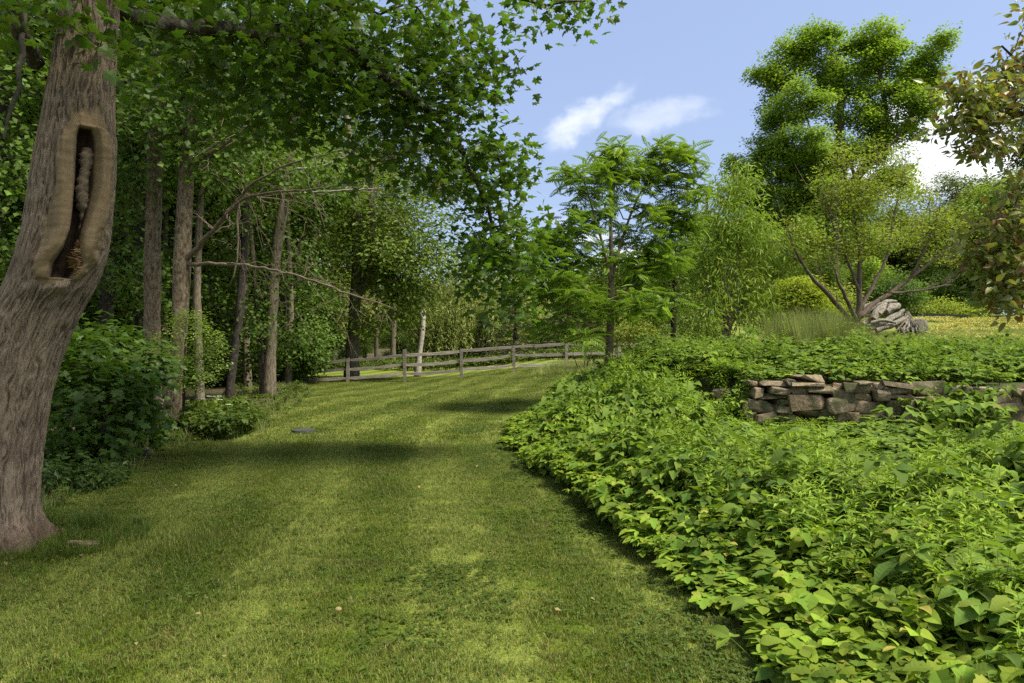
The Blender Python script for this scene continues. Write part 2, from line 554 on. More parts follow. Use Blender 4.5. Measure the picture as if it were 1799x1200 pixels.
def hero_bark():
    m, t, out = new_mat('furrowed_maple_bark')
    co = nd(t, 'ShaderNodeTexCoord')
    at = nd(t, 'ShaderNodeAttribute', attribute_name='tint')      # height of the bark ridge
    lp = nd(t, 'ShaderNodeAttribute', attribute_name='lip')       # bare callus wood
    mp_ = nd(t, 'ShaderNodeMapping')
    mp_.inputs['Scale'].default_value = (44, 44, 6.5)
    t.links.new(co.outputs['Object'], mp_.inputs[0])
    n1 = nd(t, 'ShaderNodeTexNoise', i_Scale=2.2, i_Detail=8.0, i_Roughness=.7, i_Distortion=.4)
    t.links.new(mp_.outputs[0], n1.inputs['Vector'])
    n2 = nd(t, 'ShaderNodeTexNoise', i_Scale=2.6, i_Detail=5.0)
    t.links.new(co.outputs['Object'], n2.inputs['Vector'])
    f = math_n(t, 'ADD', math_n(t, 'MULTIPLY', at.outputs['Fac'], .34), math_n(t, 'MULTIPLY', n1.outputs[0], .85))
    col = mixc(t, ramp(t, f, .30, .80), (.060, .042, .027), (.270, .207, .142))
    col = mixc(t, math_n(t, 'MULTIPLY', ramp(t, n2.outputs[0], .48, .72), .45), col, (.070, .045, .028))
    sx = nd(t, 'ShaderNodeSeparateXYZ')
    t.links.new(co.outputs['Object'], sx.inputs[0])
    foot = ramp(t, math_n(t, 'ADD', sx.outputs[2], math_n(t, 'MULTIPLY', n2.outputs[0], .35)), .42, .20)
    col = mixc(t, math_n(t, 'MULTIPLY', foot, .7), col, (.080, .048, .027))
    w = nd(t, 'ShaderNodeTexWave', wave_type='BANDS', bands_direction='Z', i_Scale=4.0, i_Distortion=9.0, i_Detail=4.0)
    w.inputs['Detail Scale'].default_value = 1.2
    t.links.new(co.outputs['Object'], w.inputs[0])
    lipc = mixc(t, math_n(t, 'MULTIPLY', ramp(t, w.outputs[1], .0, .45), .45), (.200, .142, .076), (.140, .098, .053))
    lipc = mixc(t, math_n(t, 'MULTIPLY', ramp(t, n1.outputs[0], .5, .75), .5), lipc, (.14, .098, .055))
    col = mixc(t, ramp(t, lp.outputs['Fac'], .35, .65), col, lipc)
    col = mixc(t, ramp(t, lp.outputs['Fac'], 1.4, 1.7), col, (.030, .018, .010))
    pb = nd(t, 'ShaderNodeBsdfPrincipled', i_Roughness=.88)
    pb.inputs['Specular IOR Level'].default_value = .25
    t.links.new(col, pb.inputs['Base Color'])
    bs = math_n(t, 'SUBTRACT', 1.0, math_n(t, 'MULTIPLY', ramp(t, lp.outputs['Fac'], .35, .65), .75))
    bp = nd(t, 'ShaderNodeBump', i_Distance=.018)
    t.links.new(bs, bp.inputs['Strength'])
    t.links.new(n1.outputs[0], bp.inputs['Height'])
    t.links.new(bp.outputs[0], pb.inputs['Normal'])
    t.links.new(pb.outputs[0], out.inputs[0])
    return m


M['hero'] = hero_bark()


def stone_mat():
    m, t, out = new_mat('fieldstone')
    co = nd(t, 'ShaderNodeTexCoord')
    oi = nd(t, 'ShaderNodeObjectInfo')
    ofs = nd(t, 'ShaderNodeVectorMath', operation='ADD')
    t.links.new(co.outputs['Object'], ofs.inputs[0])
    cmb = nd(t, 'ShaderNodeCombineXYZ')
    t.links.new(math_n(t, 'MULTIPLY', oi.outputs['Random'], 37.0), cmb.inputs[0])
    t.links.new(cmb.outputs[0], ofs.inputs[1])
    n1 = nd(t, 'ShaderNodeTexNoise', i_Scale=16.0, i_Detail=9.0, i_Roughness=.78)
    t.links.new(ofs.outputs[0], n1.inputs['Vector'])
    n2 = nd(t, 'ShaderNodeTexNoise', i_Scale=2.6, i_Detail=5.0)
    t.links.new(ofs.outputs[0], n2.inputs['Vector'])
    cr = nd(t, 'ShaderNodeValToRGB')
    t.links.new(oi.outputs['Random'], cr.inputs[0])
    e = cr.color_ramp.elements
    e[0].color, e[0].position = (.125, .095, .055, 1), 0
    e[1].color, e[1].position = (.175, .105, .050, 1), 1
    for p_, c_ in ((.25, (.110, .090, .060, 1)), (.5, (.165, .125, .072, 1)), (.75, (.095, .080, .056, 1))):
        q = e.new(p_)
        q.color = c_
    col = mixc(t, ramp(t, n1.outputs[0], .35, .7), cr.outputs[0], (.34, .26, .16))
    col = mixc(t, math_n(t, 'MULTIPLY', ramp(t, n2.outputs[0], .5, .62), .75), col, (.045, .034, .022))
    geo = nd(t, 'ShaderNodeNewGeometry')
    sz = nd(t, 'ShaderNodeSeparateXYZ')
    t.links.new(geo.outputs['Normal'], sz.inputs[0])
    mo = math_n(t, 'MULTIPLY', ramp(t, math_n(t, 'ADD', n2.outputs[0], math_n(t, 'MULTIPLY', sz.outputs[2], .10)), .50, .66), .65)
    col = mixc(t, mo, col, (.075, .085, .028))
    pb = nd(t, 'ShaderNodeBsdfPrincipled', i_Roughness=.9)
    pb.inputs['Specular IOR Level'].default_value = .25
    t.links.new(col, pb.inputs['Base Color'])
    bp = nd(t, 'ShaderNodeBump', i_Strength=.9, i_Distance=.03)
    t.links.new(n1.outputs[0], bp.inputs['Height'])
    t.links.new(bp.outputs[0], pb.inputs['Normal'])
    t.links.new(pb.outputs[0], out.inputs[0])
    return m


M['stone'] = stone_mat()


def rail_mat():
    m, t, out = new_mat('weathered_rail')
    co = nd(t, 'ShaderNodeTexCoord')
    mp_ = nd(t, 'ShaderNodeMapping')
    mp_.inputs['Scale'].default_value = (1.2, 14, 14)
    t.links.new(co.outputs['Object'], mp_.inputs[0])
    n1 = nd(t, 'ShaderNodeTexNoise', i_Scale=2.0, i_Detail=7.0, i_Roughness=.7)
    t.links.new(mp_.outputs[0], n1.inputs['Vector'])
    oi = nd(t, 'ShaderNodeObjectInfo')
    col = mixc(t, ramp(t, n1.outputs[0], .3, .7), (.11, .092, .070), (.32, .275, .215))
    hs = nd(t, 'ShaderNodeHueSaturation')
    t.links.new(math_n(t, 'ADD', .7, math_n(t, 'MULTIPLY', oi.outputs['Random'], .5)), hs.inputs['Value'])
    t.links.new(col, hs.inputs['Color'])
    pb = nd(t, 'ShaderNodeBsdfPrincipled', i_Roughness=.85)
    t.links.new(hs.outputs[0], pb.inputs['Base Color'])
    bp = nd(t, 'ShaderNodeBump', i_Strength=.6, i_Distance=.01)
    t.links.new(n1.outputs[0], bp.inputs['Height'])
    t.links.new(bp.outputs[0], pb.inputs['Normal'])
    t.links.new(pb.outputs[0], out.inputs[0])
    return m


M['rail'] = rail_mat()
M['black'] = plain_mat('black_iron', (.02, .02, .02), rough=.5, bump=.1)
M['slab'] = plain_mat('slate_slab', (.06, .06, .05), (.035, .035, .03), scale=14)
M['bluebucket'] = plain_mat('pale_blue_plastic', (.34, .46, .58), rough=.4, bump=.05)
M['log'] = bark_mat('grey_log', (.13, .12, .10), (.56, .52, .44), sx=7, sz=3, bump=1.0)
M['logcut'] = plain_mat('cut_wood', (.42, .27, .15), (.28, .17, .09), scale=12)
M['duff'] = plain_mat('fallen_leaf', (.19, .115, .05), (.11, .065, .032), scale=20, rough=.8)
M['duff_y'] = plain_mat('yellowed_leaf', (.26, .20, .06), (.18, .15, .06), scale=20, rough=.8)

# ------------------------------------------------------------------ terrain
EY = A([-20, -5, 0, 3.2, 5.1, 7.4, 9.5, 11.3, 13.7, 17, 21, 26, 30, 40, 60, 700])
EX = A([3.2, 2.5, 1.95, 1.25, .95, .50, .10, -.12, .08, .55, 1.25, 2.1, 2.8, 5, 9, 60])
LY = A([-20, 0, 4.5, 5.4, 6.9, 8.0, 9.6, 12, 14.5, 18.3, 22, 26, 30, 34, 45, 60, 700])
LX = A([-9, -6.5, -4.7, -4.35, -4.45, -4.6, -4.9, -4.6, -5.0, -5.7, -6.6, -8.0, -10.5, -14, -22, -30, -60])


def edge_s(x, y):
    return x - np.interp(y, EY, EX)


def left_s(x, y):
    return np.interp(y, LY, LX) - x


def wall_y(x):
    px = np.interp(x, [3.9, 8.0], [1310, 1799])
    return 11.6 - (px - 1310) / 489.0 * 1.05


def H(x, y):
    x = np.asarray(x, float)
    y = np.asarray(y, float)
    s = edge_s(x, y)
    lat = sm(-4.6, 3.0, x)
    L = sm(14, 30, y) * (-.14 + .66 * lat)
    L = L - .10 * sm(0, 3, left_s(x, y)) * sm(30, 18, y)
    L = L + .02 * noise3(np.stack([x * .6, y * .6, x * 0], -1))
    lower = L + .03 * sm(0.1, 3.5, s) * sm(20, 12, y) + .03 * sm(0, 1.0, s)
    rise = .55 * sm(18, 25, y) + .85 * sm(25, 33, y) + 1.2 * sm(33, 60, y)
    far = sm(17, 24, y)
    right = sm(3.0, 8.0, x - .12 * np.maximum(y - 18, 0))
    U = .88 + .37 * sm(11.5, 16, y)
    U = U * (1 - far * (1 - right)) + L * far * (1 - right) + rise * right
    U = U + .05 * noise3(np.stack([x * .5 + 9, y * .5, x * 0], -1))
    w = np.interp(x, [1.0, 2.6, 4.0], [3.6, 2.6, .14])
    tw = sm(0, 1, (y - wall_y(x) - .26) / w)
    te = sm(.3, 3.3, s)
    t_ = tw * te
    z = lower * (1 - t_) + U * t_
    z = z + sm(60, 300, y) * 6.0
    return z


def Hs(x, y):
    return float(H(A([x]), A([y]))[0])


xs = np.concatenate([np.linspace(-600, -60, 14)[:-1], np.linspace(-60, -12, 26)[:-1], np.arange(-12, 14, .2), np.linspace(14, 60, 26), np.linspace(60, 600, 14)[1:]])
ys = np.concatenate([np.linspace(-300, -10, 12)[:-1], np.arange(-10, 2, .6), np.arange(2, 15, .13), np.arange(15, 36, .35), np.linspace(36, 90, 34)[:-1], np.linspace(90, 900, 20)])
GX, GY = np.meshgrid(xs, ys)
GZ = H(GX, GY)
mb = MB()
nx, ny = len(xs), len(ys)
i, j = np.meshgrid(np.arange(nx - 1), np.arange(ny - 1))
a = (j * nx + i).ravel()
F = np.concatenate([np.stack([a, a + 1, a + nx + 1], -1), np.stack([a, a + nx + 1, a + nx], -1)])
# 'tint': 0 woodland floor .. 1 lawn ; 'soil' under plants ; 'stripe' mowing bands parallel to the bank edge


def lawn_mask(x, y):
    s = edge_s(x, y)
    l = left_s(x, y)
    n = .25 * fbm(np.stack([x * 1.3, y * 1.3, x * 0], -1))
    m = sm(.25, -.05, s + n * .6) * sm(.35, -.15, l + n)
    up_field = sm(15.5, 17, y) * sm(6.5, 8.0, x) * sm(60, 45, y)
    return np.maximum(m * sm(75, 60, y), up_field * .9)


def stripe(x, y):
    s = edge_s(x, y) + .25 * noise3(np.stack([x * .25, y * .25, x * 0 + 4], -1))
    return .5 + .5 * np.sin(s * 2 * math.pi / 1.35 + .9)


mb.add(np.stack([GX, GY, GZ], -1).reshape(-1, 3), F, lawn_mask(GX, GY).ravel())


def ground_mat():
    m, t, out = new_mat('ground_cover_soil_and_turf')
    geo = nd(t, 'ShaderNodeNewGeometry')
    la = nd(t, 'ShaderNodeAttribute', attribute_name='tint')
    st = nd(t, 'ShaderNodeAttribute', attribute_name='stripe')

    def noi(s, d=5.0, r=.6):
        n = nd(t, 'ShaderNodeTexNoise', i_Scale=s, i_Detail=d, i_Roughness=r)
        t.links.new(geo.outputs['Position'], n.inputs['Vector'])
        return n.outputs[0]
    grass = turf_colour(t, geo, st.outputs['Fac'])
    grass = mixc(t, ramp(t, noi(60, 3), .35, .7), mixc(t, 1.0, grass, (.62, .62, .6), 'MULTIPLY'), grass)
    duff = mixc(t, ramp(t, noi(9), .35, .65), (.055, .040, .026), (.12, .085, .05))
    duff = mixc(t, ramp(t, noi(.8), .45, .6), duff, (.040, .062, .018))
    col = mixc(t, la.outputs['Fac'], duff, grass)
    pb = nd(t, 'ShaderNodeBsdfPrincipled', i_Roughness=.95)
    pb.inputs['Specular IOR Level'].default_value = .1
    t.links.new(col, pb.inputs['Base Color'])
    bp = nd(t, 'ShaderNodeBump', i_Strength=.8, i_Distance=.02)
    t.links.new(noi(35, 6, .7), bp.inputs['Height'])
    t.links.new(bp.outputs[0], pb.inputs['Normal'])
    t.links.new(pb.outputs[0], out.inputs[0])
    return m


def turf_colour(t, geo, stv):
    """living lawn: green with straw-coloured and lush patches and mowing bands"""
    def noi(s, d=4.0, r=.6):
        n = nd(t, 'ShaderNodeTexNoise', i_Scale=s, i_Detail=d, i_Roughness=r)
        t.links.new(geo.outputs['Position'], n.inputs['Vector'])
        return n.outputs[0]
    base = mixc(t, ramp(t, noi(.9), .35, .65), (.098, .146, .011), (.148, .190, .018))
    base = mixc(t, math_n(t, 'MULTIPLY', ramp(t, noi(2.3, 5), .48, .68), .42), base, (.215, .188, .055))
    base = mixc(t, math_n(t, 'MULTIPLY', ramp(t, noi(.55, 2), .52, .66), .6), base, (.058, .118, .008))
    base = mixc(t, math_n(t, 'MULTIPLY', ramp(t, stv, .3, .7), .8), mixc(t, 1.0, base, (.86, .88, .86), 'MULTIPLY'), (.215, .255, .046))
    return base


g_mat = ground_mat()
gme = mb.mesh('ground', g_mat, smooth=True)
at = gme.attributes.new('stripe', 'FLOAT', 'POINT')
at.data.foreach_set('value', stripe(GX, GY).ravel().astype(np.float32))
link('ground', gme, kind='structure')


# ------------------------------------------------------------------ scatter of uncountable small plants
def proto_coll(name, meshes):
    c = bpy.data.collections.new(name)
    for k, me in enumerate(meshes):
        o = bpy.data.objects.new('%s_%02d' % (name, k), me)
        c.objects.link(o)
    return c


def scatter(name, pts, rot, scl, idx, coll, label=None, stv=None):
    me = bpy.data.meshes.new(name)
    n = len(pts)
    me.vertices.add(n)
    me.vertices.foreach_set('co', np.asarray(pts, np.float32).ravel())
    for nm, ty, val, key in (('rot', 'FLOAT_VECTOR', rot, 'vector'), ('scl', 'FLOAT_VECTOR', scl, 'vector'), ('idx', 'INT', idx, 'value'),
                             ('stripe', 'FLOAT', stv if stv is not None else np.zeros(n), 'value')):
        at = me.attributes.new(nm, ty, 'POINT')
        at.data.foreach_set(key, np.asarray(val, np.int32 if ty == 'INT' else np.float32).ravel())
    o = link(name, me, kind='stuff', label=label)
    ng = bpy.data.node_groups.new(name + '_scatter', 'GeometryNodeTree')
    ng.interface.new_socket('Geometry', in_out='INPUT', socket_type='NodeSocketGeometry')
    ng.interface.new_socket('Geometry', in_out='OUTPUT', socket_type='NodeSocketGeometry')
    gi, go = ng.nodes.new('NodeGroupInput'), ng.nodes.new('NodeGroupOutput')
    iop = ng.nodes.new('GeometryNodeInstanceOnPoints')
    ci = ng.nodes.new('GeometryNodeCollectionInfo')
    ci.inputs['Collection'].default_value = coll
    ci.inputs['Separate Children'].default_value = True
    ci.inputs['Reset Children'].default_value = True
    iop.inputs['Pick Instance'].default_value = True
    for nm, ty, sock in (('rot', 'FLOAT_VECTOR', 'Rotation'), ('scl', 'FLOAT_VECTOR', 'Scale'), ('idx', 'INT', 'Instance Index')):
        na = ng.nodes.new('GeometryNodeInputNamedAttribute')
        na.data_type = ty
        na.inputs['Name'].default_value = nm
        ng.links.new(na.outputs['Attribute'], iop.inputs[sock])
    ng.links.new(gi.outputs[0], iop.inputs['Points'])
    ng.links.new(ci.outputs[0], iop.inputs['Instance'])
    ng.links.new(iop.outputs[0], go.inputs[0])
    md = o.modifiers.new('scatter', 'NODES')
    md.node_group = ng
    return o


rng = np.random.default_rng(7)


def blade_mat():
    m, t, out = new_mat('lawn_blade')
    geo = nd(t, 'ShaderNodeNewGeometry')
    st = nd(t, 'ShaderNodeAttribute', attribute_name='stripe', attribute_type='INSTANCER')
    at = nd(t, 'ShaderNodeAttribute', attribute_name='tint')
    col = turf_colour(t, geo, st.outputs['Fac'])
    col = mixc(t, ramp(t, at.outputs['Fac'], .86, .98), col, (.28, .21, .08))
    hs = nd(t, 'ShaderNodeHueSaturation')
    t.links.new(math_n(t, 'ADD', .7, math_n(t, 'MULTIPLY', geo.outputs['Random Per Island'], .65)), hs.inputs['Value'])
    t.links.new(col, hs.inputs['Color'])
    pb = nd(t, 'ShaderNodeBsdfPrincipled', i_Roughness=.55)
    pb.inputs['Specular IOR Level'].default_value = .3
    t.links.new(hs.outputs[0], pb.inputs['Base Color'])
    tl = nd(t, 'ShaderNodeBsdfTranslucent')
    t.links.new(hs.outputs[0], tl.inputs[0])
    mx = nd(t, 'ShaderNodeMixShader', i_0=.42)
    t.links.new(pb.outputs[0], mx.inputs[1])
    t.links.new(tl.outputs[0], mx.inputs[2])
    t.links.new(mx.outputs[0], out.inputs[0])
    return m


M['blade'] = blade_mat()


def turf_patch(n, size, h, w, clover=0, seed=0):
    r = np.random.default_rng(seed)
    mb = MB()
    p = np.stack([r.uniform(-size, size, n) / 2, r.uniform(-size, size, n) / 2, np.full(n, -.004)], -1)
    a = r.uniform(0, 2 * math.pi, n)
    lean = r.uniform(.2, 1.3, n)
    hh = h * r.uniform(.55, 1.25, n)
    d = np.stack([np.cos(a) * np.sin(lean), np.sin(a) * np.sin(lean), np.cos(lean)], -1)
    side = np.stack([-np.sin(a), np.cos(a), 0 * a], -1)
    side = nrm(side + .6 * r.standard_normal((n, 3)) * A([1, 1, 0]))
    mid = p + d * hh[:, None] * .55 + A([0, 0, 1]) * hh[:, None] * .12
    tip = p + d * hh[:, None]
    ww = (w * r.uniform(.7, 1.3, n))[:, None]
    V = np.stack([p - side * ww * .5, p + side * ww * .5, mid + side * ww * .45, mid - side * ww * .45, tip], 1).reshape(-1, 3)
    b = np.arange(n)[:, None] * 5
    F = np.concatenate([b + A([0, 1, 2]), b + A([0, 2, 3]), b + A([3, 2, 4])])
    mb.add(V, F, np.repeat(r.uniform(0, 1, n), 5))
    if clover:
        k = clover * 3
        c = np.repeat(np.stack([r.uniform(-size, size, clover) / 2, r.uniform(-size, size, clover) / 2, r.uniform(.015, .04, clover)], -1), 3, 0)
        aa = np.repeat(r.uniform(0, 6, clover), 3) + np.tile(A([0, 2.1, 4.2]), clover)
        nn = nrm(A([0, 0, 1]) + .3 * r.standard_normal((k, 3)))
        dd = np.stack([np.cos(aa), np.sin(aa), 0 * aa], -1)
        leaves(mb, T_WIDE, c, nn, dd, r.uniform(.012, .028, k), .4, 1)
    return mb.mesh('turf_patch', [M['blade'], M['ivy']])


near_c = proto_coll('turf_near', [turf_patch(1500, .5, .045, .0032, 25, s) for s in range(4)] + [turf_patch(1300, .5, .075, .0036, 6, 9), turf_patch(900, .5, .035, .0034, 190, 10)])
far_c = proto_coll('turf_far', [turf_patch(760, .7, .034, .0095, 8, 20 + s) for s in range(4)])


def ground_rot(x, y):
    e = .25
    gx = (H(x + e, y) - H(x - e, y)) / (2 * e)
    gy = (H(x, y + e) - H(x, y - e)) / (2 * e)
    return gx, gy


def turf(name, y0, y1, step, coll, ncol, label):
    X, Y = np.meshgrid(np.arange(-22, 6, step), np.arange(y0, y1, step))
    X, Y = X.ravel(), Y.ravel()
    X = X + rng.uniform(-.5, .5, len(X)) * step * .8
    Y = Y + rng.uniform(-.5, .5, len(Y)) * step * .8
    keep = (np.abs(X) < .80 * Y + 1.2) & (edge_s(X, Y) < .22) & (left_s(X, Y) < .35)
    X, Y = X[keep], Y[keep]
    n = len(X)
    gx, gy = ground_rot(X, Y)
    rz = rng.integers(0, 4, n) * math.pi / 2 + rng.uniform(-.3, .3, n)
    # tilt with the slope (small angles), expressed in the turned frame
    c, s_ = np.cos(rz), np.sin(rz)
    rx = np.arctan(gy)
    ry = -np.arctan(gx)
    rot = np.stack([rx * c + ry * s_ * 0 - ry * -s_ * 0, ry * c, rz], -1) if False else np.stack([rx * c + ry * s_, -rx * s_ + ry * c, rz], -1)
    # choose variants by place: lush strips, weedy edge, common turf
    nn = fbm(np.stack([X * .45, Y * .45, X * 0 + 2], -1))
    idx = rng.integers(0, 4, n)
    if ncol > 4:
        idx = np.where((nn > .22) & (rng.random(n) < .8), 4, idx)
        idx = np.where((edge_s(X, Y) > -.55 - .5 * nn) & (rng.random(n) < .6), 5, idx)
        idx = np.where((nn < -.34) & (rng.random(n) < .25), 5, idx)
    sc = rng.uniform(.85, 1.15, n)
    sc = np.stack([np.ones(n), np.ones(n), sc * (1 + .5 * nn)], -1)
    return scatter(name, np.stack([X, Y, H(X, Y)], -1), rot, sc, idx, coll, label, stripe(X, Y))


turf('lawn_grass', 1.6, 10.5, .31, near_c, 6, 'short mown green lawn grass with straw coloured and clover patches')
turf('lawn_grass', 10.5, 34.0, .48, far_c, 4, 'mown lawn grass curving away toward the rail fence')


# ---- plant prototypes for the bank
def stalk(mb, h, lean, r0, t=.5, mi=0, n=4):
    q = np.linspace(0, 1, n)
    pts = np.stack([lean[0] * q ** 1.6, lean[1] * q ** 1.6, h * q], -1)
    tube(mb, pts, r0 * (1 - .6 * q), 3, t, mi, cap=False)
    return pts


def goutweed(seed, h=.26, n=9, ls=.075, mat='cover'):
    r = np.random.default_rng(seed)
    mb = MB()
    for k in range(n):
        a = r.uniform(0, 6.28)
        rad = r.uniform(.01, .13)
        hh = h * r.uniform(.55, 1.15)
        pts = stalk(mb, hh, (math.cos(a) * rad, math.sin(a) * rad), .0016)
        tip = pts[-1]
        m = 3 if r.random() < .8 else 5
        for q in range(m):
            b = a + (q - (m - 1) / 2) * (1.15 if m == 3 else .75)
            d = A([[math.cos(b), math.sin(b), r.uniform(-.25, .15)]])
            nn = nrm(A([[0, 0, 1.0]]) + .38 * r.standard_normal((1, 3)))
            leaves(mb, (T_MED, T_ROUND, T_POINT, T_LOBED, T_MED)[seed % 5], tip[None] + d * .008, nn, d, [ls * r.uniform(.75, 1.25)], r.random())
    return mb.mesh('goutweed_plant', M[mat])


def bramble(seed, h=.45, n=7, ls=.12, mat='bramble', spread=.22):
    r = np.random.default_rng(seed)
    mb = MB()
    for k in range(n):
        a = k * 2.4 + r.uniform(-.4, .4)
        rad = spread * r.uniform(.3, 1.1)
        hh = h * r.uniform(.5, 1.1)
        pts = stalk(mb, hh, (math.cos(a) * rad, math.sin(a) * rad), .0028)
        for q, b in enumerate((a, a + 1.25, a - 1.25)):
            d = A([[math.cos(b), math.sin(b), r.uniform(-.35, .05)]])
            nn = nrm(A([[0, 0, 1.0]]) + .22 * r.standard_normal((1, 3)))
            leaves(mb, T_BIG, pts[-1][None], nn, d, [ls * r.uniform(.8, 1.2) * (1.15 if q == 0 else .9)], r.random())
    return mb.mesh('bramble_plant', M[mat])


def goldenrod(seed, h=.55, stems=3, mat='gold'):
    r = np.random.default_rng(seed)
    mb = MB()
    for k in range(stems):
        a = r.uniform(0, 6.28)
        base = A([math.cos(a), math.sin(a), 0]) * r.uniform(.0, .09)
        hh = h * r.uniform(.7, 1.1)
        lean = r.uniform(-.05, .05, 2)
        q = np.linspace(0, 1, 5)
        pts = base + np.stack([lean[0] * q ** 1.6, lean[1] * q ** 1.6, hh * q], -1)
        tube(mb, pts, .0028 * (1 - .6 * q), 3, .4, 0, cap=False)
        m = 30
        s = np.linspace(.18, 1, m)
        pp = np.stack([np.interp(s, q, pts[:, c]) for c in range(3)], -1)
        aa = np.arange(m) * 2.4 + r.uniform(0, 6)
        up = .15 + 1.3 * sm(.75, 1.0, s)
        d = np.stack([np.cos(aa), np.sin(aa), up], -1)
        nn = nrm(np.stack([-np.cos(aa) * up * .6, -np.sin(aa) * up * .6, np.ones(m)], -1) + .15 * r.standard_normal((m, 3)))
        ls = .085 * (1 - .55 * sm(.8, 1, s)) * r.uniform(.8, 1.2, m)
        leaves(mb, T_LONG, pp, nn, d, ls, np.clip(.15 + .85 * sm(.5, 1, s), 0, 1))
    return mb.mesh('goldenrod_plant', M[mat])


cover_c = proto_coll('cover', [goutweed(s, .26, 11, .050 + .011 * s) for s in range(5)] + [bramble(30 + s, .30 + .08 * s, 7, .085 + .012 * s) for s in range(3)] + [goldenrod(50 + s) for s in range(3)])


def bank_points(n, y0, y1, x0, x1, cond):
    X = rng.uniform(x0, x1, n)
    Y = rng.uniform(y0, y1, n)
    k = cond(X, Y)
    return X[k], Y[k]


def cover_scatter(name, X, Y, label, tall=1.0, zones=True, sc0=1.0):
    n = len(X)
    zn = fbm(np.stack([X * .55, Y * .55, X * 0 + 7], -1))
    zg = fbm(np.stack([X * .8 + 30, Y * .45, X * 0 + 3], -1))
    s = edge_s(X, Y)
    inner = sm(.25, 1.0, s)
    u = rng.random(n)
    idx = rng.integers(0, 5, n)
    if zones:
        pb_ = np.clip(.12 + .7 * sm(-.05, .3, zn), 0, .75) * inner
        pg = np.clip(.08 + 1.0 * sm(.05, .3, zg), 0, .9) * sm(.5, 1.3, s)
        idx = np.where(u < pb_, 5 + rng.integers(0, 3, n), idx)
        idx = np.where(u > 1 - pg * .45, 8 + rng.integers(0, 3, n), idx)
    sc = rng.uniform(.75, 1.25, n) * sc0
    hz = sc * tall * (.55 + .55 * sm(0, .9, s)) * (1 + .9 * zn + .25 * fbm(np.stack([X * 1.7, Y * 1.7, X * 0 + 1], -1)))
    near_wall = np.where(X > 2.8, sm(5.5, 1.0, wall_y(X) - Y) * (Y < wall_y(X)), 0)
    hz = hz * (1 - .66 * near_wall * (name == 'ground_cover'))
    scl = np.stack([sc, sc, hz], -1)
    rot = np.stack([rng.normal(0, .12, n), rng.normal(0, .12, n), rng.uniform(0, 6.28, n)], -1)
    return scatter(name, np.stack([X, Y, H(X, Y) - .01], -1), rot, scl, idx, cover_c, label)


inview = lambda X, Y: (np.abs(X) < .80 * Y + 1.3)
X, Y = bank_points(16000, 1.4, 13.5, -.5, 12, lambda x, y: inview(x, y) & (edge_s(x, y) > .05 + .15 * fbm(np.stack([x * 2, y * 2, x * 0], -1))) & ((y < wall_y(x) - .12) | (x < 4.05)))
cover_scatter('ground_cover', X, Y, 'dense leafy ground cover of goutweed brambles and goldenrod on the bank', 1.15)
X, Y = bank_points(7500, 11.5, 22, .2, 17, lambda x, y: inview(x, y) & (edge_s(x, y) > .15) & ((y > wall_y(x) + .38) | (x < 4.05)) & (y < 15.7 + .8 * fbm(np.stack([x * .8, y * 0, x * 0], -1)) + 5 * sm(7, 5.5, x)) & ((x < 3.7) | (y > 11)) & (H(x, y) > .1))
cover_scatter('ground_cover', X, Y, 'dark green ground cover on the terrace behind the stone wall', .50, True, 1.1)


# ------------------------------------------------------------------ growing trees
def resample(pts, step):
    pts = np.asarray(pts, float)
    seg = np.linalg.norm(np.diff(pts[:, :3], axis=0), axis=1)
    L = np.concatenate([[0], np.cumsum(seg)])
    n = max(3, int(L[-1] / step) + 1)
    q = np.linspace(0, L[-1], n)
    # smooth (Catmull-like) by cubic blending of the samples
    out = np.stack([np.interp(q, L, pts[:, c]) for c in range(pts.shape[1])], -1)
    for _ in range(2):
        out[1:-1] = .25 * out[:-2] + .5 * out[1:-1] + .25 * out[2:]
    return out


LAST_OWNERS = []


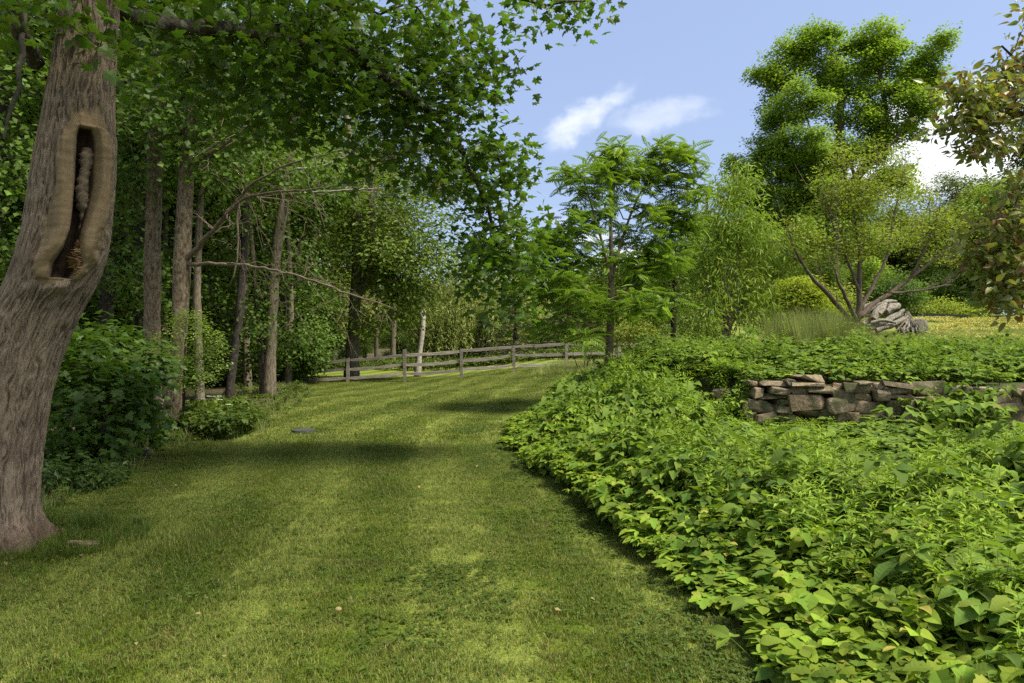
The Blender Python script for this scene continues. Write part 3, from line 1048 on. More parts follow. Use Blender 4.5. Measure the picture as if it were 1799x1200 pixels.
def grow(stems, centers, rng, k=.3, step=.5, bow=.08, jit=.06, tip=.006, ex=2.3, hmin=0.0, maxr=.6, below=.8):
    """stems: list of arrays (x,y,z,r). Every centre gets a branch from the nearest wood. Returns list of (pts, radii)."""
    P_, Ln, par, own, st, who = [], [], [], [], [], []
    chains, owners = [], LAST_OWNERS
    owners.clear()
    for sidx, s in enumerate(stems):
        idx0 = len(P_)
        for q, (x, y, z, r) in enumerate(s):
            P_.append((x, y, z))
            own.append(r)
            Ln.append((Ln[-1] + np.linalg.norm(A(P_[-1]) - A(P_[-2]))) if q else 0.0)
            par.append(idx0 + q - 1 if q else -1)
            st.append(z >= hmin)
            who.append(sidx)
    nstem = len(P_)
    cap = nstem + len(centers) * 40 + 10
    PP = np.zeros((cap, 3))
    LL = np.zeros(cap)
    OK = np.zeros(cap, bool)
    PP[:nstem] = P_
    LL[:nstem] = Ln
    OK[:nstem] = st
    cnt = nstem
    centers = np.asarray(centers, float)
    base = PP[:nstem]
    dist = np.array([np.min(np.linalg.norm(base - c, axis=1)) for c in centers])
    for c in centers[np.argsort(dist)]:
        D = np.linalg.norm(PP[:cnt] - c, axis=1)
        cost = D + k * LL[:cnt] + below * np.maximum(0, PP[:cnt, 2] - c[2]) + np.where(OK[:cnt], 0, 1e6)
        jx = int(np.argmin(cost))
        p0 = PP[jx]
        d = D[jx]
        m = max(2, min(38, int(d / step) + 1))
        q = np.linspace(0, 1, m + 1)[1:]
        off = nrm(rng.standard_normal(3)) * d * jit
        pts = p0 + (c - p0) * q[:, None] + A([0, 0, 1]) * (np.sin(q * math.pi) * d * bow)[:, None] + off * np.sin(q * math.pi)[:, None] + rng.standard_normal((m, 3)) * d * jit * .25 * (q * (1 - q) * 4)[:, None]
        ids = list(range(cnt, cnt + m))
        if cnt + m >= cap:
            break
        PP[cnt:cnt + m] = pts
        LL[cnt:cnt + m] = LL[jx] + d * q
        OK[cnt:cnt + m] = True
        par.extend([jx] + ids[:-1])
        who.extend([who[jx]] * m)
        owners.append(who[jx])
        cnt += m
        chains.append([jx] + ids)
    acc = np.zeros(cnt)
    for q in range(cnt - 1, nstem - 1, -1):
        if acc[q] == 0:
            acc[q] = tip ** ex
        acc[par[q]] += acc[q]
    rad = np.maximum(acc, tip ** ex) ** (1 / ex)
    stem_r = A(own)
    out = []
    for ch in chains:
        r = rad[ch].copy()
        if ch[0] < nstem:
            r[1:] = np.minimum(r[1:], stem_r[ch[0]] * maxr)
            r[0] = r[1]
        else:
            r[0] = min(r[0], r[1] * 1.15)
        out.append((PP[ch], r))
    return out, PP[nstem:cnt]


def lobe_pts(lobes, rng):
    """lobes: (x,y,z, rx,ry,rz, n). Points fill an ellipsoid, crowding to its outside."""
    out = []
    for x, y, z, rx, ry, rz, n in lobes:
        v = nrm(rng.standard_normal((n, 3)))
        r = rng.random(n) ** .45
        out.append(A([x, y, z]) + v * r[:, None] * A([rx, ry, rz]))
    return np.concatenate(out)


def leaf_cloud(mb, T, centers, rng, per, cr, size, flat=1.0, out_c=None, droop=.3, mi=0, ctint=.5):
    n = len(centers) * per
    c = np.repeat(centers, per, 0)
    off = np.clip(rng.standard_normal((n, 3)), -1.75, 1.75) * cr * A([1, 1, .65])
    p = c + off
    nn = A([0, 0, 1.0]) * flat + .55 * rng.standard_normal((n, 3))
    d = off * A([1, 1, .3]) / max(cr, 1e-6) + .6 * rng.standard_normal((n, 3)) + A([0, 0, -droop])
    if out_c is not None:
        o = nrm(p - out_c)
        d = d + o * .5
        nn = nn + o * .45
    ct = np.repeat(rng.random(len(centers)), per)
    t = np.clip(ct * ctint + rng.random(n) * (1 - ctint), 0, 1)
    leaves(mb, T, p, nn, d, size * rng.uniform(.7, 1.25, n), t, mi)


def tree(name, label, cat, base, stems, lobes=None, centers=None, leaf=('oval', 20, .3, .1), leafmat='wood', barkmat='bark',
         group=None, seed=1, branch=None, flat=1.0, droop=.3, sides=8, twig_sides=4, branch_name=None, trunk_label=None, crown_extra=None, ctint=.5, step=.35):
    r = np.random.default_rng(seed)
    o = thing(name, base, label, cat, group)
    st = [resample(s, step) for s in stems]
    if centers is None:
        centers = lobe_pts(lobes, r) if lobes else np.zeros((0, 3))
    mb = MB()
    for s in st:
        w = s[:, 3] * (1 + .05 * r.standard_normal(len(s)))
        tube(mb, s[:, :3], w, sides if s[0, 3] < .2 else 14, .5, 0, rough=.03, rng=r)
    b2 = MB()
    kw = dict(branch or {})
    if len(centers):
        ch, _ = grow(st, centers, r, **kw)
        for pts, rad in ch:
            tube(mb if rad.max() > 0 else b2, pts, rad, 6 if rad.max() > .05 else twig_sides, .5, 0, cap=False)
    link('trunk', mb.mesh('trunk', M[barkmat], base, smooth=True), o)
    if leaf and len(centers):
        cm = MB()
        T, per, cr, size = leaf
        cc = centers.mean(0)
        leaf_cloud(cm, T, centers, r, per, cr, size, flat, cc, droop, ctint=ctint)
        if crown_extra:
            crown_extra(cm, r)
        link('crown', cm.mesh('crown', M[leafmat], base), o)
    return o


def gz(px, d, dz=0.0):
    x = (px - 899.5) / 1200 * d
    return A([x, d, Hs(x, d) + dz])


def stem_px(rows, base_z=None):
    """rows: (px, py, depth, half width in px) -> (x,y,z,r)"""
    out = []
    for k, (px, py, d, hw) in enumerate(rows):
        p = P(px, py, d)
        if k == 0:
            p = gz(px, d, -.08)
        out.append([p[0], p[1], p[2], hw / 1200 * d])
    return A(out)


def lobe_px(rows):
    """rows: (px, py, depth, rx px, ry px (vertical), depth radius m, n)"""
    return [(*P(px, py, d), rx / 1200 * d, rd, ry / 1200 * d, n) for px, py, d, rx, ry, rd, n in rows]


# ------------------------------------------------------------------ the big maple with the hollow
def hero_maple():
    D = 5.4
    tab = A([(-2, 985, 66), (-6, 900, 60), (-3, 800, 62), (7, 700, 64), (28, 610, 67), (54, 545, 69), (80, 500, 69), (98, 450, 69), (109, 395, 66), (118, 300, 64), (122, 245, 61), (124, 195, 56), (130, 120, 51), (137, 40, 46), (142, -60, 46), (150, -200, 42)], float)
    zz = CAMZ + (600 - tab[:, 1]) / 1200 * D
    nz_, na = 620, 372
    z = np.linspace(-.12, zz.max(), nz_)
    order = np.argsort(zz)
    cx = np.interp(z, zz[order], ((tab[:, 0] - 899.5) / 1200 * D)[order])
    rr = np.interp(z, zz[order], (tab[:, 2] / 1200 * D)[order])
    kern = np.ones(25) / 25
    pad = lambda v: np.concatenate([np.full(12, v[0]), v, np.full(12, v[-1])])
    cx = np.convolve(pad(cx), kern, 'valid')
    rr = np.convolve(pad(rr), kern, 'valid')
    phi = np.linspace(0, 2 * math.pi, na, endpoint=False) - math.pi
    Z, PH = np.meshgrid(z, phi, indexing='ij')
    RR = rr[:, None] * np.ones_like(PH)
    CX = cx[:, None] * np.ones_like(PH)
    base = A([(2 - 899.5) / 1200 * D, D, 0.0])
    # root flare
    fl = np.exp(-np.maximum(Z + .02, 0) / .13)
    lobes_ = .5 + .5 * np.cos(5 * PH + .6 + .5 * np.sin(2 * PH))
    RR = RR * (1 + fl * (.10 + .62 * lobes_ ** 2))
    # uneven girth
    cxs, sns = np.cos(PH), np.sin(PH)
    RR = RR * (1 + .035 * noise3(np.stack([cxs * 1.4 + 3, sns * 1.4, Z * 1.1], -1)))
    # hollow with callus lips; phi measured from the side that faces the camera, + to the right
    phc = .80 + .05 * np.sin(Z * 5)
    u = (PH - phc) * .30
    zc = 2.72
    q = (np.abs(u / (.205 + .015 * np.sin(Z * 6))) ** 3 + np.abs((Z - zc) / .68) ** 3) ** (1 / 3)
    qw = q + .09 * noise3(np.stack([u * 9, Z * 5, u * 0], -1)) + .05 * noise3(np.stack([u * 30, Z * 22, u * 0], -1))
    wid = np.interp(Z, [2.05, 2.2, 2.32, 2.45, 2.7, 3.0, 3.2, 3.3], [.06, .085, .050, .042, .066, .080, .070, .035])
    qc = np.where((Z > 2.08) & (Z < 3.27), np.abs(u) / wid, 9)
    qc = np.maximum(qc, np.abs((Z - 2.675) / .585) ** 4)
    lip = sm(1.08, .92, qw)
    cav = sm(1.15, .8, qc)
    rim = np.exp(-((qc - 2.0) / 1.3) ** 2)
    # furrowed bark: long interlacing ridges
    wz = .35 * noise3(np.stack([cxs * 7, sns * 7, Z * 8], -1))
    b1 = noise3(np.stack([cxs * RR * 58 + wz * 4, sns * RR * 58 - wz * 4, Z * 4.2], -1))
    b2 = noise3(np.stack([cxs * RR * 80 + 5, sns * RR * 80 - wz * 2, Z * 14], -1))
    ridge = 1 - np.abs(b1) * 3.4
    bark = np.clip(ridge * .62 + b2 * .55, -1, 1)
    disp = .009 * bark * (1 - lip)
    wr = .003 * noise3(np.stack([u * 5, Z * 38, u * 0], -1)) + .011 * noise3(np.stack([u * 13, Z * 6, u * 0 + 3], -1)) + .006 * noise3(np.stack([u * 55, Z * 9, u * 0 + 8], -1)) - .010 * np.clip(noise3(np.stack([u * 70, Z * 7, u * 0 + 5], -1)) - .45, 0, 1)
    disp = disp + lip * (.034 * np.clip((1.0 - qw) * 4, 0, 1) + .058 * rim + wr) - cav * .19
    # swollen edge of bark round the wound
    disp = disp + .022 * np.exp(-((qw - 1.12) / .09) ** 2)
    knot = np.exp(-(((u - .0) / .05) ** 2 + ((Z - 2.02) / .05) ** 2))
    disp = disp + .05 * knot
    r_ = RR + disp
    X = CX + np.sin(PH) * r_
    Y = D - np.cos(PH) * r_ + .12 * (Z / 4)
    V = np.stack([X, Y, Z], -1).reshape(-1, 3)
    i, j = np.meshgrid(np.arange(nz_ - 1), np.arange(na), indexing='ij')
    k = (j + 1) % na
    a, b, c, d = i * na + j, i * na + k, (i + 1) * na + k, (i + 1) * na + j
    F = np.concatenate([np.stack([a, b, c], -1).reshape(-1, 3), np.stack([a, c, d], -1).reshape(-1, 3)])
    mb = MB()
    mb.add(V, F, (bark * .5 + .5).ravel())
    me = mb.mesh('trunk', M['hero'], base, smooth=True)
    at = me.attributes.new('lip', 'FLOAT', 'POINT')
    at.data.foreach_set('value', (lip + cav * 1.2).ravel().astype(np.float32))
    o = thing('maple_tree', base, 'massive old maple with furrowed bark and a long open hollow at the lawn edge', 'tree')
    link('trunk', me, o)
    # dead wood standing inside the hollow
    r = np.random.default_rng(5)
    sx, sy = cx[np.argmin(abs(z - 2.7))], D - .24 * math.cos(.80)
    mb = MB()
    n = 40
    q = np.linspace(0, 1, n)
    pts = np.stack([sx + .24 * math.sin(.80) + .012 + .010 * np.sin(q * 9) - .03 * (1 - q), np.full(n, sy + .125) + .012 * np.sin(q * 7) + .03 * q, 2.42 + .70 * q], -1)
    rad = .040 + .022 * np.exp(-((q - .90) / .08) ** 2) + .016 * np.exp(-((q - .45) / .12) ** 2) - .014 * (q < .3) + .005 * r.standard_normal(n)
    tube(mb, pts, rad, 14, .5, 0, rough=.10, rng=r)
    link('dead_wood_core', mb.mesh('dead_wood_core', M['dead'], base, smooth=True), o)
    mb = MB()
    pts = np.stack([sx + .17 + .01 * np.sin(q * 11), np.full(n, sy + .06) + .02 * q, 2.12 + .27 * q], -1)
    tube(mb, pts, .05 * np.sin(q * 2.6 + .4) * (1 + .18 * r.standard_normal(n)), 14, .5, 0, rough=.2, rng=r)
    link('rotten_wood', mb.mesh('rotten_wood', M['duff'], base), o)

    # limbs
    def limb(rows, nm='limb', sides=10, mat='limb'):
        s = A([[*P(px, py, d), hw / 1200 * d] for px, py, d, hw in rows])
        s = resample(s, .12)
        s[:, :3] += .012 * rng.standard_normal((len(s), 3))
        return s
    main = limb([(140, -60, 5.5, 22), (185, 5, 5.6, 17), (240, 34, 5.8, 14), (320, 46, 6.1, 12), (400, 50, 6.5, 11), (450, 62, 6.8, 10), (540, 76, 7.2, 9),
                 (610, 98, 7.6, 8), (680, 135, 7.9, 7.5), (740, 185, 8.2, 7), (790, 228, 8.4, 6), (822, 290, 8.6, 5), (852, 350, 8.8, 4), (872, 415, 9.0, 2.5)])
    l2 = limb([(60, 110, 5.3, 14), (40, 60, 5.0, 12), (25, 0, 4.8, 12), (10, -60, 4.6, 12)])
    l3 = limb([(38, 20, 5.0, 5), (40, 80, 4.9, 5), (30, 140, 4.8, 4), (18, 200, 4.8, 3), (8, 240, 4.8, 2)])
    l4 = limb([(450, 62, 6.8, 6), (520, 30, 7.2, 6), (600, 10, 7.6, 6), (700, -30, 8, 5), (820, -40, 8.4, 4), (900, -5, 8.4, 3), (960, 10, 8.4, 2), (1040, 0, 8.4, 1.5)])
    l5 = limb([(142, -100, 5.6, 20), (200, -220, 6.0, 17), (330, -330, 6.6, 14), (500, -420, 7.4, 11)])
    l6 = limb([(150, -120, 5.6, 18), (90, -260, 5.2, 15), (-80, -400, 4.8, 12), (-250, -500, 4.6, 9)])
    l7 = limb([(150, -120, 5.7, 18), (170, -260, 6.2, 16), (160, -420, 7.2, 12), (150, -500, 8.4, 9)])
    r = np.random.default_rng(11)
    vis = lobe_px([
        (40, 20, 5.3, 70, 50, .6, 9), (150, 30, 5.0, 80, 50, .35, 10), (300, 20, 6.3, 110, 70, .8, 20), (290, 120, 6.9, 90, 60, .6, 14), (430, 130, 7.3, 110, 100, .7, 34), (460, 20, 7.0, 100, 70, .7, 26),
        (560, 60, 7.4, 100, 80, .8, 32), (520, 190, 7.8, 110, 70, .6, 22), (620, 130, 7.9, 100, 90, .8, 34), (680, 40, 8.0, 110, 90, .8, 38),
        (700, 190, 8.3, 90, 80, .7, 30), (770, 80, 8.5, 80, 100, .7, 32), (790, 200, 8.6, 80, 90, .7, 34), (840, 150, 8.7, 40, 70, .5, 14),
        (830, 300, 8.9, 75, 80, .7, 36), (880, 300, 9.0, 45, 60, .5, 18), (880, 400, 9.0, 60, 80, .6, 32), (850, 450, 9.1, 60, 60, .6, 20), (905, 470, 9.2, 45, 60, .5, 20),
        (890, 545, 9.2, 45, 35, .4, 9), (940, 10, 8.4, 50, 25, .3, 9), (1010, 8, 8.4, 45, 18, .25, 8), (860, 90, 8.4, 30, 30, .3, 5), (900, 130, 8.6, 14, 10, .2, 2), (700, 300, 8.8, 90, 40, .5, 12), (640, 260, 8.4, 70, 40, .5, 8)])
    c1_ = lobe_pts([(*l[:4], l[4] * 1.9, *l[5:]) for l in vis], r)
    over = [(-3.5, 6, 6.4, 3.0, 3.0, 1.6, 70), (-6.5, 5, 5.6, 2.2, 2.5, 1.8, 36), (-1.0, 4.6, 6.6, 2.6, 3.2, 1.0, 44), (1.0, 3.4, 6.9, 2.2, 2.8, .8, 34), (-3.2, 9.5, 6.4, 2.4, 2.0, 1.0, 8), (-2.5, 3.0, 6.0, 2.6, 2.0, 1.2, 36)]  # unseen crown above the view, lobes added and spread out to shade the lawn
    c2_ = lobe_pts(over, r)
    stems = [main, l2, l3, l4, l5, l6, l7]
    ch, _ = grow(stems, np.concatenate([c1_, c2_]), r, k=.25, step=.22, bow=.04, jit=.07, tip=.0035, ex=2.2, maxr=.55, below=.2)
    for q_, s in enumerate(stems):
        mb = MB()
        tube(mb, s[:, :3], s[:, 3], 10, .5, 0, rough=.05, rng=rng)
        for (pts, rad), w_ in zip(ch, LAST_OWNERS):
            if w_ == q_:
                tube(mb, pts, rad, 5, .5, 0, cap=False)
        link('limb', mb.mesh('limb', M['limb'], base, smooth=True), o)
    mb = MB()
    leaf_cloud(mb, T_MAPLE, c1_, r, 17, .22, .104, flat=.9, droop=.5, ctint=.55)
    leaf_cloud(mb, T_WIDE, c2_, r, 26, .34, .15, flat=1.0, droop=.4)
    link('crown', mb.mesh('crown', M['maple'], base), o)


hero_maple()


# ------------------------------------------------------------------ trees of the left wood
def broad(r, x, y, z0, z1, rx, ry, n, lobes=7):
    """a crown of several uneven lobes between heights z0 and z1"""
    out = []
    for k in range(lobes):
        a = r.uniform(0, 6.28)
        rad = r.uniform(.2, .75)
        zz = r.uniform(.15, .9)
        out.append((x + math.cos(a) * rx * rad, y + math.sin(a) * ry * rad, z0 + (z1 - z0) * zz, rx * r.uniform(.35, .6), ry * r.uniform(.35, .6), (z1 - z0) * r.uniform(.14, .26), n // lobes))
    return out


OV, WD, LN, NR, MP = T_OVAL, T_WIDE, T_LANCE, T_NARROW, T_MAPLE
R1 = np.random.default_rng(21)

# tree A: straight flaky trunk
s = stem_px([(266, 742, 13.7, 19), (267, 600, 13.7, 14), (268, 430, 13.7, 14), (272, 260, 13.7, 13), (278, 100, 13.8, 11), (285, -100, 14, 9), (290, -350, 14.2, 5)])
tree('woodland_tree', 'straight flaky barked trunk left of the leafy sapling in the wood', 'tree', s[0, :3], [s],
     lobes=lobe_px([(240, -80, 13.8, 160, 120, 1.8, 30), (250, 190, 12.8, 90, 70, 1.0, 22), (330, 120, 13.4, 120, 70, 1.2, 24), (200, 330, 13.4, 60, 60, .8, 12), (350, 0, 14, 160, 90, 1.6, 30), (350, -250, 14, 200, 120, 2, 34)]),
     leaf=(WD, 40, .32, .12), leafmat='under', barkmat='bark_red', seed=31, branch=dict(hmin=3.0, tip=.005))

# tree B: leaning trunk with long dead boughs
s = stem_px([(300, 745, 13.2, 22), (306, 715, 13.2, 14), (315, 600, 13.2, 13), (318, 500, 13.2, 15), (322, 400, 13.2, 13), (330, 250, 13.2, 12), (340, 110, 13.2, 9), (346, -20, 13.4, 7), (350, -200, 13.6, 4)])
tB = tree('woodland_tree', 'trunk with long bare dead boughs reaching over the lawn edge', 'tree', s[0, :3], [s],
          lobes=lobe_px([(340, 260, 13.0, 80, 60, .8, 20), (420, 200, 13.4, 90, 80, 1.0, 22), (360, -150, 13.5, 200, 120, 2.0, 40), (460, 60, 13.6, 120, 90, 1.4, 26)]),
          leaf=(WD, 38, .32, .12), leafmat='under', barkmat='bark_red', seed=32, branch=dict(hmin=3.4, tip=.005))


def dead_branches(parent, base, specs, mat='dead', seed=3):
    r = np.random.default_rng(seed)
    for rows, ntw in specs:
        s = resample(A([[*P(px, py, d), hw / 1200 * d] for px, py, d, hw in rows]), .15)
        s[:, :3] += .01 * r.standard_normal((len(s), 3))
        mb = MB()
        tube(mb, s[:, :3], s[:, 3], 7, .5, 0, rough=.05, rng=r)
        for k in range(ntw):
            i = r.integers(len(s) // 5, len(s) - 2)
            p = s[i, :3]
            t_ = nrm(s[min(i + 2, len(s) - 1), :3] - s[i - 1, :3])
            d = nrm(t_ * .8 + r.standard_normal(3) * A([.6, .8, .8]) + A([0, 0, r.choice([-.55, .35])]))
            L = r.uniform(.4, 1.5)
            m = 8
            q = np.linspace(0, 1, m)
            pts = p + d * (q * L)[:, None] + A([0, 0, -.2 * L]) * (q ** 2)[:, None] + r.standard_normal((m, 3)) * .02
            tube(mb, pts, np.maximum(s[i, 3] * .35 * (1 - q), .003), 4, .5, 0, cap=False)
            for h in range(3):
                a_ = r.integers(2, m - 1)
                dd = nrm(d + r.standard_normal(3) * .8)
                l2 = L * r.uniform(.2, .45)
                pp = pts[a_] + dd * (np.linspace(0, 1, 4) * l2)[:, None] + r.standard_normal((4, 3)) * .012
                tube(mb, pp, [.004, .0035, .003, .002], 3, .5, 0, cap=False)
        link('dead_branch', mb.mesh('dead_branch', M[mat], base, smooth=True), parent)


dead_branches(tB, s[0, :3], [
    ([(322, 462, 13.2, 5.5), (350, 430, 13.0, 4.6), (385, 392, 12.7, 3.4), (430, 345, 12.3, 2.4), (500, 335, 12, 1.6), (570, 330, 11.8, 1.2), (640, 322, 11.5, 1.0)], 20),
    ([(322, 465, 13.2, 4.2), (380, 463, 13.0, 3.0), (450, 468, 12.6, 2.5), (520, 482, 12.2, 2.1), (600, 512, 11.8, 1.7), (690, 542, 11.5, .8)], 16),
    ([(385, 392, 12.7, 3.5), (420, 350, 12.5, 2.8), (440, 322, 12.2, 2.2), (500, 290, 12, 1.6), (600, 262, 11.8, 1.0)], 14),
    ([(328, 300, 13.2, 5), (352, 280, 13, 4), (400, 250, 12.6, 2.6), (440, 216, 12.3, 1.6)], 4),
    ([(420, 355, 12.5, 2.2), (415, 400, 12.4, 1.8), (420, 450, 12.3, 1.4), (405, 500, 12.3, 1)], 3)])

# tree C: twin stems
s = stem_px([(472, 694, 20.5, 13), (474, 640, 20.5, 10.5), (478, 540, 20.5, 10), (484, 440, 20.6, 9), (500, 345, 20.6, 9), (505, 300, 20.7, 8), (515, 240, 20.8, 7), (525, 120, 21, 6), (530, -100, 21, 4)])
s2 = stem_px([(462, 690, 20.8, 6), (456, 600, 20.8, 5), (450, 520, 20.8, 4.5), (440, 400, 20.8, 4), (430, 250, 21, 3)])
tC = tree('woodland_tree', 'twin stemmed pale trunk at the lawn corner before the fence end', 'tree', s[0, :3], [s, s2],
          lobes=lobe_px([(430, 560, 20.0, 60, 60, .9, 24), (420, 460, 20.5, 60, 70, 1.1, 26), (540, 480, 21.0, 50, 60, 1.0, 18), (450, 330, 21, 80, 80, 1.6, 30), (520, 150, 21.2, 110, 90, 1.6, 34), (540, 0, 21.5, 120, 100, 1.8, 32), (400, 200, 21, 90, 90, 1.6, 28), (520, 600, 21.5, 45, 40, .8, 14), (430, 640, 21.5, 50, 30, .8, 12)]),
          leaf=(WD, 44, .36, .125), leafmat='under', barkmat='bark', seed=33, branch=dict(hmin=1.8, tip=.006))
dead_branches(tC, s[0, :3], [
    ([(505, 300, 20.7, 4), (560, 295, 20.2, 3), (610, 275, 19.8, 2), (640, 255, 19.5, 1)], 6),
    ([(500, 345, 20.6, 4), (530, 340, 20.2, 3), (600, 335, 19.8, 2), (680, 330, 19.4, 1)], 7)], mat='bark_pale', seed=9)

# tree D: dark leaning trunk
s = stem_px([(401, 703, 19, 8), (408, 640, 19, 8), (420, 560, 19, 7.5), (428, 450, 19.2, 7), (432, 300, 19.5, 6.5), (430, 150, 19.8, 5), (428, -50, 20, 3)])
tree('woodland_tree', 'dark leaning trunk behind the leafy sapling', 'tree', s[0, :3], [s],
     lobes=lobe_px([(400, 380, 19.5, 70, 60, 1.2, 22), (440, 100, 19.8, 110, 90, 1.6, 34), (380, 520, 19.6, 60, 40, 1.0, 14)]),
     leaf=(WD, 38, .36, .125), leafmat='under', barkmat='bark_dark', seed=34, branch=dict(hmin=2.2, tip=.006))

# darker stems further left
for k, (rows, lab, lob) in enumerate([
    ([(183, 640, 17, 12), (186, 560, 17, 12), (190, 400, 17, 11), (196, 200, 17.2, 9), (200, -50, 17.5, 6)], 'thick dark trunk behind the shrubs left of the flaky trunk',
     [(180, 380, 16.5, 90, 80, 1.2, 24), (230, 480, 16.0, 60, 50, .9, 16), (210, 100, 17, 130, 110, 1.8, 34)]),
    ([(248, 700, 18.5, 9), (246, 600, 18.5, 9), (244, 400, 18.5, 8), (240, 150, 18.8, 7), (236, -60, 19, 4)], 'slim black looking trunk just left of the flaky trunk',
     [(240, 520, 17.8, 60, 40, .9, 14), (230, 330, 18.5, 80, 80, 1.2, 24), (250, 50, 18.8, 120, 100, 1.6, 30)]),
    ([(-30, 690, 13, 16), (-25, 500, 13, 15), (0, 200, 13.2, 13), (20, -100, 13.5, 9)], 'trunk hidden behind the big hollow maple',
     [(10, 300, 12.6, 90, 120, 1.2, 34), (30, 120, 12.6, 100, 90, 1.2, 32), (-10, 440, 12.4, 60, 50, 1, 16), (60, -60, 13, 140, 90, 1.5, 30)])]):
    s = stem_px(rows)
    tree('woodland_tree', lab, 'tree', s[0, :3], [s], lobes=lobe_px(lob), leaf=(WD, 36, .35, .125), leafmat='under', barkmat='bark_dark', seed=40 + k, branch=dict(hmin=2.0, tip=.006))

# low maple saplings and shrubs behind the big trunk
def shrub(name, label, px, d, lob, seed, leafspec, leafmat='under', barkmat='bark_dark', cat='shrub', nst=4, group=None, flat=1.0, droop=.3):
    b = gz(px, d, -.03)
    r = np.random.default_rng(seed)
    L = lobe_px(lob)
    top = max(l[2] for l in L)
    stems = []
    for k in range(nst):
        a = r.uniform(0, 6.28)
        rr_ = r.uniform(.05, .18)
        h = (top - b[2]) * r.uniform(.35, .6)
        p0 = b + A([math.cos(a) * rr_, math.sin(a) * rr_, 0])
        p1 = p0 + A([math.cos(a) * h * .35, math.sin(a) * h * .35, h])
        stems.append(A([[*p0, .022], [*((p0 + p1) / 2 + .03 * r.standard_normal(3)), .017], [*p1, .01]]))
    return tree(name, label, cat, b, stems, lobes=L, leaf=leafspec, leafmat=leafmat, barkmat=barkmat, seed=seed, group=group,
                branch=dict(tip=.003, step=.15, k=.2, hmin=b[2] + .15), sides=5, flat=flat, droop=droop)


shrub('maple_sapling', 'dark leafy maple sapling beside the hollow trunk', 150, 8.6,
      [(115, 700, 8.8, 45, 50, .6, 12), (205, 665, 9.0, 60, 16, .5, 10), (185, 705, 8.8, 75, 16, .6, 12), (100, 790, 8.3, 40, 40, .4, 11), (170, 770, 8.5, 75, 22, .5, 13), (130, 612, 9.2, 50, 14, .5, 6), (240, 738, 8.9, 40, 12, .4, 7), (150, 645, 9, 30, 8, .3, 4)], 51, (MP, 24, .16, .12), cat='sapling', leafmat='maple')
shrub('maple_sapling', 'maple sapling with layered leaves in front of the flaky trunk', 225, 10.8,
      [(170, 610, 10.8, 80, 45, .7, 30), (230, 640, 10.4, 70, 40, .6, 26), (270, 655, 10.2, 40, 18, .4, 8), (200, 700, 10.6, 80, 50, .7, 28), (230, 760, 10.4, 40, 35, .5, 12)], 52, (MP, 24, .18, .12), cat='sapling', leafmat='maple')
shrub('woodland_shrub', 'low dark shrub at the foot of the hollow maple', 100, 7.4,
      [(100, 835, 7.3, 40, 26, .4, 18), (150, 850, 7.3, 35, 16, .3, 12), (70, 780, 7.7, 30, 50, .4, 12), (190, 835, 7.6, 24, 12, .3, 6)], 53, (OV, 40, .12, .07), leafmat='maple')
# leafy light green sapling in front of trunk B, flat tiers
b = gz(326, 12.4)
r = np.random.default_rng(61)
cs = []
for k, py in enumerate((552, 566, 582, 598, 614, 630, 646, 662, 678)):
    w = [20, 40, 55, 64, 68, 70, 60, 50, 30][k]
    for q in range(int(5 + w / 5)):
        px = 328 + r.uniform(-1, 1) * w * .95
        cs.append(P(px, py + abs(px - 328) * .08 + r.normal(0, 3), 12.4 + r.uniform(-.5, .45)))
s = A([[*gz(322, 12.4, -.05), .03], [*P(322, 700, 12.4), .026], [*P(324, 640, 12.4), .02], [*P(327, 560, 12.4), .008]])
tree('holly_sapling', 'bright green small leaved sapling in flat tiers in front of the dead boughed trunk', 'sapling', b, [s], centers=A(cs),
     leaf=(OV, 34, .085, .055), leafmat='holly', barkmat='bark_dark', seed=62, branch=dict(tip=.0025, step=.12, k=.1, bow=-.02, hmin=.5), flat=2.0, sides=6)

# ------------------------------------------------------------------ beyond the fence
# tree E with a dark double stem
s = stem_px([(617, 672, 30.5, 14), (620, 600, 30.5, 10.5), (624, 520, 30.5, 9.5), (628, 450, 30.6, 8.5), (626, 370, 30.8, 8), (618, 300, 31, 6), (610, 200, 31, 4)])
s2 = A([[*P(626, 520, 30.5), .2], [*P(648, 490, 30.4), .2], [*P(656, 430, 30.3), .17], [*P(650, 360, 30.2), .13], [*P(655, 280, 30.2), .09]])
tree('shade_tree', 'dark forked tree standing just behind the rail fence', 'tree', s[0, :3], [s, s2],
     lobes=lobe_px([(700, 460, 30, 90, 70, 2.0, 60), (760, 440, 30, 70, 70, 1.6, 36), (690, 370, 30.5, 80, 60, 2.0, 40), (610, 430, 31, 60, 60, 1.6, 26), (720, 530, 30, 60, 35, 1.4, 22), (640, 330, 31, 60, 60, 1.6, 24),
                    (640, 560, 30, 40, 25, 1.0, 8), (590, 340, 31.5, 50, 60, 1.6, 20)]),
     leaf=(OV, 70, .45, .20), leafmat='wood', barkmat='bark', seed=71, branch=dict(hmin=3.0, tip=.012))
# pale broken birch
s = stem_px([(733, 652, 33.5, 6.5), (736, 620, 33.5, 5.2), (742, 585, 33.5, 5), (743, 546, 33.5, 5)])
tree('birch_snag', 'pale broken birch trunk behind the fence', 'tree stump', s[0, :3], [s], leaf=None, barkmat='bark_pale', seed=72)
# thin tan trunk
s = stem_px([(568, 640, 40, 7), (569, 600, 40, 5), (571, 540, 40, 5), (574, 450, 40, 4), (578, 350, 40.5, 3)])
tree('shade_tree', 'slim tan trunk with light leaves left of the forked tree', 'tree', s[0, :3], [s],
     lobes=lobe_px([(580, 560, 40.5, 45, 30, 1.6, 18), (560, 500, 41, 50, 50, 2, 24), (610, 560, 42, 40, 30, 2, 16), (580, 380, 41, 60, 70, 2, 26)]),
     leaf=(OV, 60, .5, .24), leafmat='pale', barkmat='bark', seed=73, branch=dict(hmin=2.2, tip=.012))


